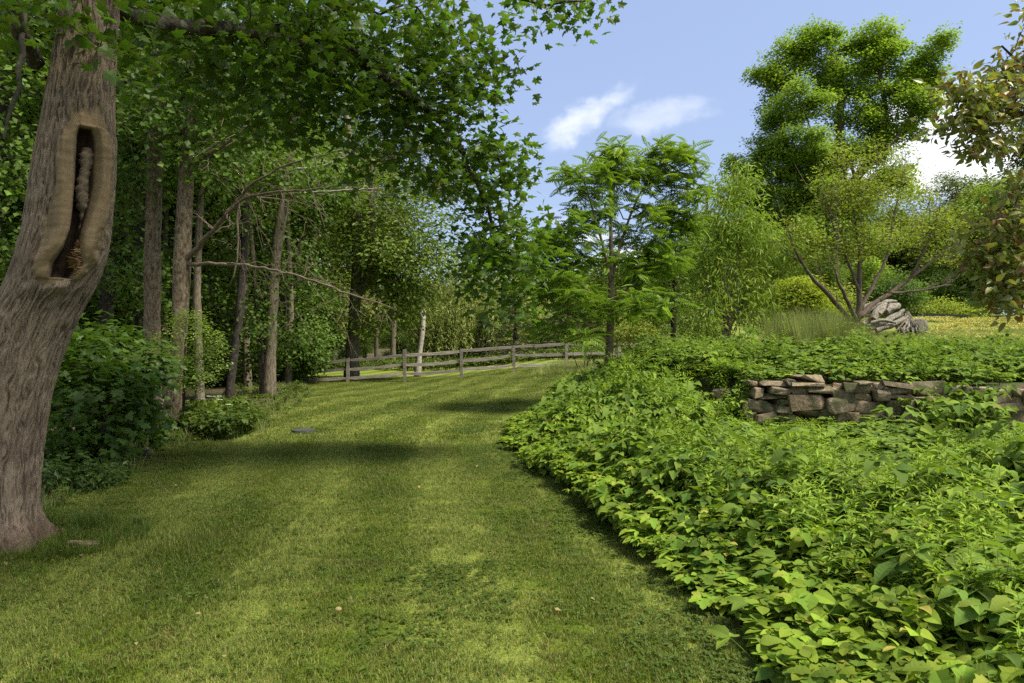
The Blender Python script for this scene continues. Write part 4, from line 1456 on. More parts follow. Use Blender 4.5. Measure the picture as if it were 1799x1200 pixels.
def weeping(name, label, px, d, top_py, wpx, seed, n=240, length=(90, 230), group=None):
    r = np.random.default_rng(seed)
    b = gz(px, d, -.1)
    topz = CAMZ + (600 - top_py) / 1200 * d
    hgt = topz - b[2]
    rx = wpx / 1200 * d
    stem = A([[*b, .5], [b[0] + .2, d, b[2] + hgt * .3, .42], [b[0] - .1, d, b[2] + hgt * .6, .25], [b[0], d, b[2] + hgt * .9, .1]])
    v = nrm(r.standard_normal((n, 3)))
    v[:, 2] = np.abs(v[:, 2])
    cs = A([b[0], d, b[2] + hgt * .45]) + v * A([rx, rx, hgt * .55]) * (r.random(n) ** .35)[:, None]
    o = thing(name, b, label, 'tree', group)
    ch, _ = grow([resample(stem, .5)], cs, r, k=.3, step=.6, bow=.10, jit=.06, tip=.012, hmin=b[2] + hgt * .25)
    mb = MB()
    tube(mb, stem[:, :3], stem[:, 3], 12, .5, 0)
    for pts, rad in ch:
        tube(mb, pts, rad, 5 if rad.max() > .04 else 3, .5, 0, cap=False)
    link('trunk', mb.mesh('trunk', M['bark_dark'], b, smooth=True), o)
    cm = MB()
    reps = 5
    c = np.repeat(cs, reps, 0) + r.standard_normal((n * reps, 3)) * A([.35, .35, .2])
    m = 30
    L = r.uniform(length[0], length[1], len(c)) / 1200 * d
    L = np.minimum(L, c[:, 2] - b[2] - r.uniform(.4, 1.6, len(c)))
    q = (np.arange(m) + .5) / m
    drift = r.standard_normal((len(c), 2)) * .35
    p = c[:, None, :] + np.stack([drift[:, :1] * q * 1.0, drift[:, 1:] * q, -L[:, None] * q[None]], -1)
    p = p.reshape(-1, 3) + r.standard_normal((len(c) * m, 3)) * .05
    k = len(p)
    dd = A([0, 0, -1.0]) + .45 * r.standard_normal((k, 3))
    nn = r.standard_normal((k, 3)) + A([0, 0, .4])
    leaves(cm, LN, p, nn, dd, r.uniform(.22, .40, k), np.repeat(r.random(len(c)), m))
    link('crown', cm.mesh('crown', M['willow'], b), o)
    return o


weeping('weeping_willow', 'yellow green weeping willow hanging behind the fence', 815, 50, 435, 95, 81, n=240)
weeping('weeping_willow', 'taller grey green willow behind the weeping one', 905, 60, 420, 75, 82, n=120)


def conifer(name, label, px, d, top_py, wpx, seed, group=None, base_dz=0):
    r = np.random.default_rng(seed)
    b = gz(px, d, -.1)
    topz = CAMZ + (600 - top_py) / 1200 * d
    h = topz - b[2]
    w = wpx / 1200 * d
    o = thing(name, b, label, 'conifer', group)
    mb = MB()
    tube(mb, A([b, b + A([0, 0, h])]), [.2, .02], 7)
    cm = MB()
    tiers = int(h / .32)
    for k in range(tiers):
        z = .25 + (h - .3) * (k / tiers)
        rr_ = w * (1 - (z / h)) ** .8 + .1
        nb = 9
        for q in range(nb):
            a = r.uniform(0, 6.28)
            L = rr_ * r.uniform(.7, 1.1)
            qq = np.linspace(0, 1, 4)
            dirv = A([math.cos(a), math.sin(a), 0])
            pts = b + A([0, 0, z]) + dirv * (qq * L)[:, None] + A([0, 0, 1]) * (-.25 * L * qq + .18 * L * qq ** 2)[:, None]
            tube(mb, pts, [.03, .02, .012, .004], 3, cap=False)
            m = int(8 + L * 16)
            s_ = r.random(m) ** .7
            pp = np.stack([np.interp(s_, qq, pts[:, c]) for c in range(3)], -1) + r.standard_normal((m, 3)) * .05
            sd = r.choice([-1, 1], m)
            dd = dirv + np.stack([-dirv[1] * sd, dirv[0] * sd, -.25 + 0 * sd], -1) * .9 + .2 * r.standard_normal((m, 3))
            leaves(cm, NR, pp, A([0, 0, 1]) + .3 * r.standard_normal((m, 3)), dd, r.uniform(.25, .5, m), r.random(m))
    link('trunk', mb.mesh('trunk', M['bark_dark'], b), o)
    link('crown', cm.mesh('crown', M['spruce'], b), o)
    return o


conifer('spruce_tree', 'grey green spruce right of the weeping willow', 905, 44, 505, 55, 91)
conifer('spruce_tree', 'broad blue grey spruce behind the walnut lower branches', 985, 46, 490, 75, 92)
conifer('spruce_tree', 'small spruce between the willow and the fence posts', 855, 47, 545, 35, 93)

# tall pale crowned tree with thin branches behind the maple limb
s = stem_px([(690, 640, 46, 5), (692, 500, 46, 5), (690, 400, 46, 5), (688, 300, 46, 4.5), (695, 200, 46, 4), (700, 100, 46, 2)])
tree('shade_tree', 'tall grey branched tree with thin pale leaves behind the forked tree', 'tree', s[0, :3], [s],
     lobes=lobe_px([(690, 180, 46, 70, 90, 3, 36), (740, 260, 46, 70, 60, 3, 30), (650, 260, 47, 60, 60, 3, 24), (700, 340, 46, 100, 50, 3, 34), (780, 330, 47, 50, 50, 3, 16), (640, 400, 47, 60, 50, 3, 22), (620, 120, 47, 70, 80, 3, 24)]),
     leaf=(LN, 70, .55, .42), leafmat='pale', barkmat='bark', seed=74, branch=dict(hmin=5, tip=.016))
s = stem_px([(545, 640, 36, 9), (548, 500, 36, 8), (552, 300, 36, 6), (556, 100, 36, 4)])
tree('shade_tree', 'tall tree above the left end of the rail fence', 'tree', s[0, :3], [s],
     lobes=lobe_px([(520, 300, 36, 70, 70, 2.4, 36), (560, 200, 36, 80, 80, 2.4, 40), (590, 80, 36, 80, 80, 2.4, 36), (500, 440, 36, 50, 50, 2, 22), (570, 460, 37, 50, 50, 2, 18)]),
     leaf=(OV, 70, .5, .24), leafmat='wood', barkmat='bark', seed=75, branch=dict(hmin=4, tip=.013))

# ------------------------------------------------------------------ copies: background wood
def proto_tree(label, h, rx, leafmat, barkmat, seed, leafspec, n=190, z0=.25, group='trees of the background wood', lobes=9):
    r = np.random.default_rng(seed)
    b = A([0, 0, 0.0])
    s = A([[0, 0, -.2, .24], [.1, 0, h * .25, .19], [-.1, .1, h * .55, .12], [0, 0, h * .85, .04]])
    return tree('background_tree', label, 'tree', b, [s], lobes=broad(r, 0, 0, h * z0, h, rx, rx, n, lobes), leaf=leafspec, leafmat=leafmat, barkmat=barkmat, seed=seed, group=group,
                branch=dict(hmin=h * .16, tip=.014))


pr = [proto_tree('tall dense green tree deep in the left wood', 15, 4.2, 'wood', 'bark_dark', 101, (OV, 95, .55, .26), n=230),
      proto_tree('tall mid green tree deep in the left wood', 12, 3.6, 'under', 'bark', 102, (WD, 85, .5, .22), n=210, z0=.12),
      proto_tree('low bushy tree filling the wood floor', 5.0, 2.4, 'under', 'bark_dark', 103, (WD, 80, .30, .13), n=230, z0=.05),
      proto_tree('pale green tree at the wood edge', 10, 3.6, 'pale', 'bark', 104, (OV, 85, .5, .24), n=190, z0=.14),
      proto_tree('bright green bushy tree beyond the garden', 8, 3.4, 'hedge', 'bark', 105, (OV, 95, .42, .20), n=200, z0=.08)]
def slim_proto():
    r = np.random.default_rng(107)
    s_ = A([[0, 0, -.2, .15], [.15, .05, 3.5, .125], [-.05, 0, 8, .09], [.1, 0, 13, .04]])
    return tree('background_tree', 'slim tree', 'tree', A([0, 0, 0.0]), [s_], lobes=broad(r, 0, 0, 5.5, 14, 2.8, 2.8, 120, 8), leaf=(WD, 70, .42, .17), leafmat='under', barkmat='bark', seed=107,
                group='slim trees of the left wood', branch=dict(hmin=4.0, tip=.01))


pr.append(slim_proto())
used = [False] * len(pr)
MARKS = [(-60, 'hollow maple trunk'), (100, 'leafy saplings'), (183, 'thick dark trunk'), (267, 'straight flaky trunk'), (322, 'dead boughed trunk'), (401, 'dark leaning trunk'), (470, 'twin stemmed trunk'), (545, 'left fence end'),
         (620, 'forked tree'), (735, 'birch snag'), (815, 'weeping willow'), (905, 'grey green willow'), (985, 'broad spruce'), (1070, 'young walnut'), (1183, 'dark stemmed mound tree'), (1275, 'peach tree'),
         (1350, 'left flank of the tall ash'), (1400, 'bright willow shrub'), (1490, 'vase shaped fruit tree'), (1570, 'wood pile'), (1650, 'yellow stonecrop'), (1750, 'crab apple')]
LOOK = ['tall dense green tree', 'mid green spreading tree', 'low bushy tree', 'pale green airy tree', 'bright green bushy tree', 'slim bare stemmed tree']
SEEN = {}


def mark_label(kind, px):
    q = min(MARKS, key=lambda m_: abs(m_[0] - px))
    side = 'straight behind' if abs(q[0] - px) < 16 else ('behind and left of' if px < q[0] else 'behind and right of')
    s_ = '%s %s the %s' % (LOOK[kind], side, q[1])
    k = SEEN.get(s_, 0)
    SEEN[s_] = k + 1
    return s_ if not k else s_ + (', farther one' if k == 1 else ', farthest one')



def put(kind, px, d, sc, label, grp, rz=None):
    b = gz(px, d, -.1)
    rz = rng.uniform(0, 6.28) if rz is None else rz
    label = mark_label(kind, px)
    if not used[kind]:
        used[kind] = True
        o = pr[kind]
        o.location = tuple(b)
        o.rotation_euler = (0, 0, rz)
        o.scale = (sc, sc, sc)
        o['label'] = label
    else:
        o = copy_tree(pr[kind], b, rz, sc, label)
    o['group'] = grp


GW = 'trees of the left wood'
rows = [
    # kind, px, depth, scale
    (2, 60, 16, .8), (2, 345, 27, .6), (2, 20, 20, 1.1), (2, 130, 29, .8), (2, 250, 33, .8), (2, 410, 33, .7), (2, 440, 27, .8), (2, 500, 28, .9), (2, 520, 33, 1.0),
    (1, 100, 20, .9), (1, 210, 25, 1.0), (1, 330, 28, 1.0), (1, 420, 30, 1.0), (1, 0, 26, 1.1), (1, 280, 36, 1.1), (1, 480, 38, 1.0), (1, 130, 34, 1.1),
    (0, 60, 30, 1.0), (0, 200, 40, 1.1), (0, 350, 42, 1.1), (0, 450, 44, 1.1), (0, 540, 46, 1.0), (0, -60, 38, 1.1), (0, 290, 52, 1.3), (0, 100, 50, 1.3), (0, 600, 58, 1.2),
    (1, -120, 22, 1.0), (0, -160, 30, 1.0), (2, -60, 14, .9)]
rows += [(5, px_, d_, sc_) for px_, d_, sc_ in ((110, 17, .95), (222, 21, .9), (290, 24, 1.0), (352, 18, .85), (372, 27, 1.05), (436, 25, 1.0), (505, 27, .95), (526, 34, 1.1), (160, 26, 1.0), (585, 44, 1.1), (60, 22, 1.0), (415, 38, 1.2), (660, 48, 1.0))]
deep = ['leafy low tree filling the gap between trunks in the left wood', 'tall tree crown rising behind the trunks of the left wood']
for k, px, d, sc in rows:
    put(k, px, d, sc, '', {2: 'low trees of the left wood', 5: 'slim trees of the left wood'}.get(k, GW))
GB = 'trees beyond the fence'
for k, px, d, sc in [(3, 520, 62, .9), (3, 640, 64, .8), (4, 690, 62, .75), (0, 660, 75, .85), (3, 760, 78, .8), (4, 830, 80, .7), (3, 880, 76, .85), (0, 930, 84, .62), (3, 1000, 74, .75), (4, 1060, 70, .8), (3, 1110, 66, .8),
                     (4, 1180, 60, .8), (3, 1240, 62, .85), (4, 700, 52, .35), (4, 620, 50, .4), (4, 560, 52, .4), (3, 1030, 56, .5), (4, 1090, 50, .5), (4, 950, 60, .45)]:
    put(k, px, d, sc, 'tree in the far treeline beyond the rail fence', GB)
GR = 'trees behind the upper garden'
for k, px, d, sc in [(4, 1290, 52, 1.1), (4, 1350, 44, .8), (0, 1420, 58, .8), (4, 1480, 60, 1.0), (3, 1560, 62, 1.1), (4, 1630, 58, 1.25), (3, 1690, 50, 1.1), (4, 1740, 46, 1.2), (4, 1800, 44, 1.25), (0, 1860, 48, 1.0), (4, 1590, 70, 1.3), (0, 1700, 72, 1.0), (4, 1920, 42, 1.3),
                     (4, 1440, 42, .55), (2, 1650, 45, .7), (2, 1580, 44, .6)]:
    put(k, px, d, sc, 'green tree of the hedge line behind the upper garden', GR)
# far wood closing the view
mb = MB()
r = np.random.default_rng(9)
n = 5200
ang = r.uniform(-.95, .95, n)
dd_ = r.uniform(105, 170, n)
X, Y = np.sin(ang) * dd_, np.cos(ang) * dd_
hz_ = 11 + 4 * fbm(np.stack([ang * 14, ang * 0, ang * 0], -1))
cz = H(X, Y) + r.random(n) ** .6 * hz_
leaf_cloud(mb, OV, np.stack([X, Y, cz], -1), r, 26, 1.2, 1.0, flat=.8)
link('far_wood', mb.mesh('far_wood', M['wood']), kind='stuff', label='far off wood closing the view beyond the fence')

# ------------------------------------------------------------------ right side trees
# black walnut at the bank edge
D = 16.0
s = stem_px([(1068, 668, D, 8.5), (1070, 620, D, 7), (1073, 560, D, 6.5), (1074, 500, D, 5), (1074, 440, D, 4), (1073, 380, D, 2.8), (1072, 320, D, 1.8), (1075, 265, D, 1)])


def W_(rows):
    return A([[*P(px, py, d), hw / 1200 * d] for px, py, d, hw in rows])


st = [s,
      W_([(1073, 550, D, 4), (1045, 520, 15.8, 3.2), (1010, 490, 15.5, 2.4), (975, 462, 15.2, 1.4)]),
      W_([(1074, 545, D, 4), (1100, 512, 16.2, 3.2), (1130, 480, 16.4, 2.5), (1160, 455, 16.6, 1.4)]),
      W_([(1073, 600, D, 3), (1040, 575, 15.6, 2.4), (1000, 550, 15.2, 1.6), (960, 535, 15, 1)]),
      W_([(1074, 500, D, 3.4), (1062, 440, 15.7, 2.6), (1045, 380, 15.5, 2), (1030, 330, 15.3, 1.2)]),
      W_([(1074, 490, D, 3.4), (1090, 430, 16.3, 2.6), (1110, 370, 16.5, 2), (1140, 310, 16.6, 1.2)]),
      W_([(1074, 540, D, 3), (1110, 530, 15.5, 2.2), (1150, 520, 15.2, 1.4)])]
rw = np.random.default_rng(111)
cw = lobe_pts(lobe_px([
    (1075, 290, D, 34, 22, .5, 12), (1030, 320, 15.5, 45, 28, .6, 16), (995, 300, 15.4, 24, 14, .3, 5), (1100, 320, 16.2, 50, 35, .6, 20), (1160, 300, 16.5, 50, 34, .6, 22), (1205, 275, 16.5, 26, 20, .4, 12), (1165, 265, 16.4, 26, 18, .4, 10), (1215, 330, 16.6, 24, 30, .4, 12), (1205, 400, 16.6, 26, 34, .4, 12), (1080, 262, 16, 24, 14, .3, 8), (960, 480, 15, 40, 40, .6, 16), (955, 420, 15.2, 24, 20, .4, 8),
    (1040, 380, 15.5, 40, 22, .7, 10), (1000, 400, 15.3, 40, 28, .6, 16), (970, 440, 15.2, 50, 35, .6, 20), (1030, 455, 15.7, 45, 26, .7, 14), (1140, 400, 16.5, 65, 40, .8, 28), (1190, 370, 16.8, 35, 40, .5, 14),
    (980, 510, 15.0, 60, 30, .6, 22), (1040, 540, 15.6, 50, 25, .7, 10), (1120, 470, 16.2, 65, 35, .8, 26), (1130, 535, 15.4, 65, 28, .7, 22), (1180, 450, 16.5, 45, 45, .6, 18), (960, 570, 15, 40, 20, .5, 8), (1030, 590, 15.4, 40, 12, .5, 5)]), rw)
o = thing('walnut_tree', s[0, :3], 'young walnut with feather shaped leaves and slim trunk at the bank edge', 'tree')
ch, _ = grow([resample(q, .2) for q in st], cw, rw, k=.2, step=.2, bow=.05, jit=.05, tip=.005, hmin=1.6)
mb = MB()
for q in st:
    q = resample(q, .2)
    tube(mb, q[:, :3], q[:, 3], 9, .5, 0, rough=.03, rng=rw)
for pts, rad in ch:
    tube(mb, pts, rad, 5, .5, 0, cap=False)
link('trunk', mb.mesh('trunk', M['bark_smooth'], s[0, :3], smooth=True), o)
cm = MB()
per = 8
n = len(cw) * per
c = np.repeat(cw, per, 0)
aa = np.tile(np.arange(per) * 6.28 / per, len(cw)) + np.repeat(rw.uniform(0, 6, len(cw)), per)
d = np.stack([np.cos(aa), np.sin(aa), rw.uniform(-.75, .65, n)], -1)
nn = A([0, 0, 1.0]) + .45 * rw.standard_normal((n, 3)) - d * A([.3, .3, 0])
t = np.clip(np.repeat(rw.random(len(cw)), per) * .5 + sm(3.5, 6, c[:, 2]) * .35 + rw.random(n) * .3, 0, 1)
leaves(cm, T_PINNATE, c + .10 * rw.standard_normal((n, 3)), nn, d, rw.uniform(.24, .44, n), t)
link('crown', cm.mesh('crown', M['walnut'], s[0, :3]), o)

# dark little tree on the mound and low shrubs behind the walnut
s = stem_px([(1182, 596, 19.5, 6), (1183, 560, 19.5, 5), (1185, 500, 19.5, 4), (1188, 440, 19.5, 2.5)])
tree('garden_tree', 'small dark stemmed tree on the mound behind the walnut', 'tree', s[0, :3], [s],
     lobes=lobe_px([(1180, 470, 19.5, 60, 40, .8, 30), (1220, 430, 19.8, 40, 50, .8, 24), (1200, 530, 19.5, 50, 30, .7, 18), (1150, 540, 19.8, 50, 30, .8, 16)]),
     leaf=(OV, 46, .22, .11), leafmat='hedge', barkmat='bark_dark', seed=121, branch=dict(hmin=2.0, tip=.006))
s = stem_px([(1243, 600, 25, 5), (1243, 450, 25, 4), (1242, 330, 25, 2)])
tree('garden_tree', 'narrow grey green tree top between walnut and peach', 'tree', s[0, :3], [s],
     lobes=lobe_px([(1242, 350, 25, 26, 36, .6, 18), (1235, 420, 25, 34, 50, .8, 24), (1260, 480, 25, 40, 50, .8, 22), (1225, 520, 25, 40, 40, .8, 16)]),
     leaf=(OV, 40, .2, .12), leafmat='hedge', barkmat='bark', seed=122, branch=dict(hmin=3.0, tip=.006))
for k, (px, d, lob, lab, lm) in enumerate([
    (1110, 22, [(1110, 575, 22, 40, 26, .8, 26), (1080, 590, 22, 30, 18, .7, 14)], 'yellow green shrub low behind the walnut trunk', 'vase'),
    (1150, 26, [(1140, 560, 26, 50, 30, 1, 26), (1180, 560, 26, 40, 30, 1, 22)], 'loose shrub under the dark stemmed tree', 'hedge'),
    (1025, 26, [(1030, 600, 26, 40, 18, .8, 20)], 'low shrub against the fence behind the walnut', 'hedge'),
    (1230, 20, [(1225, 570, 20, 40, 26, .7, 26), (1250, 590, 20, 30, 16, .6, 12)], 'leafy shrub at the foot of the peach', 'hedge')]):
    shrub('garden_shrub', lab, px, d, lob, 130 + k, (OV, 50, .2, .10), leafmat=lm)

# peach with long drooping leaves and bare lower stems
D = 17.5
b = gz(1275, D)
st = [W_([(1272, 615, D, 4), (1275, 570, D, 3.4), (1270, 520, D, 3), (1258, 460, D, 2.2), (1262, 400, D, 1.2)]),
      W_([(1278, 615, D, 4), (1282, 560, D, 3.2), (1290, 500, D, 2.6), (1300, 440, D, 2), (1290, 380, D, 1.2)]),
      W_([(1275, 600, D, 2.5), (1262, 555, 17.3, 2), (1248, 510, 17.2, 1.5), (1240, 480, 17.2, 1)]),
      W_([(1278, 590, D, 2.5), (1300, 545, 17.6, 2), (1330, 470, 17.8, 1.5), (1360, 420, 18, 1)]),
      W_([(1275, 595, D, 2), (1285, 540, 17.2, 1.6), (1270, 490, 17.1, 1.2), (1285, 470, 17, .8)])]
for q in st[:2]:
    q[0, 2] = Hs(q[0, 0], q[0, 1]) - .05
rw = np.random.default_rng(141)
cs = lobe_pts(lobe_px([(1290, 330, D, 34, 40, .6, 24), (1275, 390, D, 40, 34, .6, 26), (1310, 400, D, 40, 40, .6, 26), (1340, 440, 17.8, 40, 34, .6, 24), (1260, 450, 17.4, 40, 34, .6, 24), (1380, 440, 18, 30, 30, .5, 14),
                        (1310, 490, D, 46, 34, .6, 26), (1250, 510, 17.3, 30, 34, .6, 18), (1330, 540, 17.6, 30, 34, .6, 14), (1300, 560, D, 20, 26, .5, 8), (1245, 560, 17.4, 20, 20, .5, 8)]), rw)
o = thing('peach_tree', b, 'peach with long drooping narrow leaves and bare tangled lower stems', 'tree')
ch, _ = grow([resample(q, .15) for q in st], cs, rw, k=.2, step=.2, bow=.03, jit=.10, tip=.004, hmin=1.7)
mb = MB()
for q in st:
    q = resample(q, .15)
    tube(mb, q[:, :3] + .012 * rw.standard_normal((len(q), 3)), q[:, 3], 7)
for pts, rad in ch:
    tube(mb, pts, rad, 4, .5, 0, cap=False)
for k in range(26):      # thin bare lower twigs
    a = rw.integers(0, 5)
    q0 = st[a][1, :3] + rw.standard_normal(3) * .05
    dv = nrm(A([rw.normal(0, .5), rw.normal(0, .5), 1.2]))
    L = rw.uniform(.5, 1.2)
    qq = np.linspace(0, 1, 6)
    tube(mb, q0 + dv * (qq * L)[:, None] + rw.standard_normal((6, 3)) * .03, .008 * (1 - .7 * qq), 3, cap=False)
link('trunk', mb.mesh('trunk', M['dead'], b, smooth=True), o)
cm = MB()
n = len(cs) * 36
off = rw.standard_normal((n, 3)) * A([.2, .2, .2])
p = np.repeat(cs, 36, 0) + off
leaves(cm, LN, p, rw.standard_normal((n, 3)) + A([0, 0, .5]), off * 1.5 + A([0, 0, -.75]) + .35 * rw.standard_normal((n, 3)), rw.uniform(.13, .22, n), np.clip(np.repeat(rw.random(len(cs)), 36) * .5 + .5 * rw.random(n), 0, 1))
link('crown', cm.mesh('crown', M['peach'], b), o)

# big ash behind the garden
D = 48.0
s = stem_px([(1490, 590, D, 18), (1492, 500, D, 16), (1490, 430, D, 13), (1480, 330, D, 10), (1475, 230, D, 7), (1478, 150, D, 4), (1470, 90, D, 2)])
st = [s, W_([(1490, 400, D, 9), (1440, 350, D, 7), (1390, 300, D, 5), (1370, 200, D, 3), (1375, 120, D, 2)]),
      W_([(1485, 340, D, 9), (1530, 280, D, 7), (1560, 210, D, 5), (1545, 120, D, 3)]),
      W_([(1487, 330, D, 5), (1560, 262, D - 1, 3.5), (1605, 200, D - 1, 2.5), (1640, 130, D - 1, 1.2)]),
      W_([(1490, 430, D, 9), (1420, 400, D + 1, 6), (1350, 360, D + 1, 4), (1300, 320, D + 1, 2)])]
ash = lobe_px([
    (1425, 70, D, 34, 34, 1.6, 20), (1380, 110, D, 45, 42, 2, 30), (1365, 190, D, 36, 46, 2, 28), (1350, 250, D, 34, 30, 2, 18), (1450, 110, D, 45, 45, 2, 26),
    (1530, 70, D, 40, 34, 2, 28), (1500, 130, D, 48, 46, 2, 34), (1560, 110, D, 34, 40, 2, 22), (1540, 190, D, 46, 40, 2, 32), (1470, 190, D, 45, 40, 2, 26),
    (1630, 95, D - 1, 24, 26, 1.4, 14), (1605, 135, D - 1, 34, 34, 1.6, 20), (1590, 180, D - 1, 36, 28, 1.6, 16), (1640, 130, D - 1, 18, 30, 1.2, 8), (1610, 200, D - 1, 30, 14, 1.4, 8),
    (1395, 190, D - 2, 34, 34, 2, 24), (1390, 250, D - 2, 45, 34, 2, 30), (1440, 260, D - 1, 50, 34, 2, 28), (1510, 250, D, 50, 34, 2, 28), (1350, 300, D, 40, 28, 2, 24), (1400, 310, D, 50, 30, 2, 28),
    (1300, 300, D, 26, 22, 1.6, 14), (1310, 345, D, 40, 30, 2, 26), (1370, 360, D, 50, 30, 2, 30), (1440, 350, D, 50, 40, 2, 28), (1400, 400, D - 1, 50, 34, 2, 30), (1460, 410, D, 60, 40, 2, 30), (1520, 330, D, 50, 40, 2, 24),
    (1330, 420, D, 40, 40, 2, 20), (1540, 410, D, 50, 40, 2, 22), (1420, 470, D, 70, 40, 2, 36), (1500, 480, D, 60, 40, 2, 30), (1580, 240, D, 30, 14, 1.4, 8), (1570, 330, D + 1, 40, 30, 2, 10)])
ra_ = np.random.default_rng(152)
ash_sub = []
for l in ash:
    for q_ in range(3):
        v_ = nrm(ra_.standard_normal(3) * A([1, .6, 1]))
        f_ = ra_.uniform(.28, .55)
        ash_sub.append((l[0] + v_[0] * l[3] * 1.0, l[1] + v_[1] * l[4], l[2] + v_[2] * l[5] * 1.0, l[3] * f_, l[4] * f_, l[5] * f_ * .8, max(3, int(l[6] * .38))))
tree('ash_tree', 'very tall billowing ash rising against the sky behind the garden', 'tree', s[0, :3], st, lobes=[(*l[:3], l[3] * .85, l[4], l[5] * .85, int(l[6] * .95)) for l in ash] + ash_sub,
     leaf=(WD, 105, .36, .175), leafmat='ash', barkmat='bark', seed=151, flat=1.2, branch=dict(hmin=4.0, tip=.014, k=.25), ctint=.55, step=.8)

# vase shaped fruit tree with bare boughs
D = 18.0
s = stem_px([(1503, 626, D, 8), (1500, 580, D, 7), (1503, 560, D, 6.5)])
st = [s,
      W_([(1503, 575, D, 5), (1480, 545, 17.8, 4.4), (1450, 512, 17.6, 3.8), (1420, 480, 17.4, 3), (1395, 440, 17.3, 2), (1385, 400, 17.2, 1.2)]),
      W_([(1505, 565, D, 6), (1510, 540, D, 5.5), (1511, 490, D, 4), (1510, 430, D, 2.8), (1500, 370, D, 2), (1480, 290, D, 1)]),
      W_([(1508, 560, D, 5), (1530, 535, 18.2, 4.4), (1570, 512, 18.5, 3.8), (1610, 480, 18.7, 3), (1650, 450, 18.9, 2), (1690, 420, 19, 1.2)]),
      W_([(1505, 565, D, 4), (1490, 530, 17.5, 3.4), (1474, 500, 17.2, 2.6), (1470, 480, 17, 1.6)]),
      W_([(1511, 545, D, 4), (1535, 500, 18.3, 3), (1560, 450, 18.5, 2.4), (1570, 380, 18.6, 1.6), (1590, 300, 18.7, 1)]),
      W_([(1511, 520, D, 3), (1495, 470, 17.9, 2.4), (1470, 420, 17.8, 2), (1455, 360, 17.8, 1.2)]),
      W_([(1560, 516, 18.4, 2.6), (1620, 510, 18.5, 2), (1670, 500, 18.6, 1.2)]),
      W_([(1600, 487, 18.6, 2.4), (1630, 430, 18.6, 2), (1650, 370, 18.6, 1.2)])]
rw = np.random.default_rng(161)
cs = lobe_pts(lobe_px([(1470, 340, D, 45, 60, .9, 34), (1520, 330, D, 40, 70, .9, 34), (1590, 340, 18.5, 50, 60, .9, 34), (1640, 400, 18.6, 50, 45, .9, 30), (1420, 420, 17.5, 40, 40, .8, 22), (1540, 420, D, 60, 40, 1, 30), (1680, 440, 18.8, 30, 30, .8, 14), (1480, 440, D, 50, 30, .9, 20), (1560, 270, 18.4, 40, 36, .7, 14), (1480, 275, D, 20, 20, .4, 6)]), rw)
o = thing('fruit_tree', s[0, :3], 'vase shaped fruit tree with many bare brown boughs and sparse leaves', 'tree')
ch, _ = grow([resample(q, .2) for q in st], cs, rw, k=.12, step=.22, bow=.06, jit=.10, tip=.0075, hmin=2.4)
for q_ in range(70):
    st_ = st[rw.integers(1, len(st))]
    i_ = rw.integers(1, len(st_) - 1)
    f_ = rw.random()
    p_ = st_[i_, :3] * (1 - f_) + st_[i_ + 1, :3] * f_
    d_ = nrm(nrm(st_[i_ + 1, :3] - st_[i_, :3]) + A([rw.normal(0, .55), rw.normal(0, .55), rw.uniform(0, .9)]))
    L_ = rw.uniform(.5, 1.5)
    t_ = np.linspace(0, 1, 7)
    ch.append((p_ + d_ * (t_ * L_)[:, None] + A([0, 0, .25 * L_]) * (t_ ** 2)[:, None] + rw.standard_normal((7, 3)) * .025, .013 * (1 - .75 * t_)))
mb = MB()
for q in st:
    q = resample(q, .2)
    tube(mb, q[:, :3] + .01 * rw.standard_normal((len(q), 3)), q[:, 3], 8, rough=.04, rng=rw)
for pts, rad in ch:
    tube(mb, pts, rad, 5 if rad.max() > .015 else 3, .5, 0, cap=False)
link('trunk', mb.mesh('trunk', M['twig'], s[0, :3], smooth=True), o)
cm = MB()
leaf_cloud(cm, OV, cs, rw, 44, .20, .09, droop=-.4)
link('crown', cm.mesh('crown', M['vase'], s[0, :3]), o)

# bright willow shrub and neighbours on the terrace
shrub('willow_shrub', 'rounded bright yellow green shrub left of the log pile', 1400, 21.5, [(1392, 520, 21.5, 38, 30, .7, 60), (1420, 512, 21.5, 32, 26, .6, 40), (1362, 550, 21.5, 28, 30, .6, 34), (1442, 550, 21.5, 32, 30, .6, 34), (1400, 565, 21.5, 50, 26, .7, 40)], 171, (LN, 60, .17, .16), leafmat='shrubw', nst=6, droop=-1.0)
shrub('garden_shrub', 'loose olive shrub between the bright shrub and the log pile', 1465, 24, [(1460, 560, 24, 34, 34, .8, 34), (1480, 530, 24, 30, 26, .7, 20)], 172, (OV, 50, .2, .11), leafmat='vase')
shrub('garden_shrub', 'sunlit bush behind the black edging right of the log pile', 1660, 38, [(1650, 545, 38, 46, 16, 1.2, 34), (1700, 550, 38, 30, 12, 1, 16)], 173, (OV, 60, .3, .16), leafmat='shrubw')
shrub('garden_shrub', 'leafy dark bush behind the log pile', 1600, 34, [(1590, 520, 34, 44, 30, 1.2, 36), (1560, 505, 34, 34, 30, 1.2, 24)], 174, (OV, 60, .3, .17), leafmat='under')

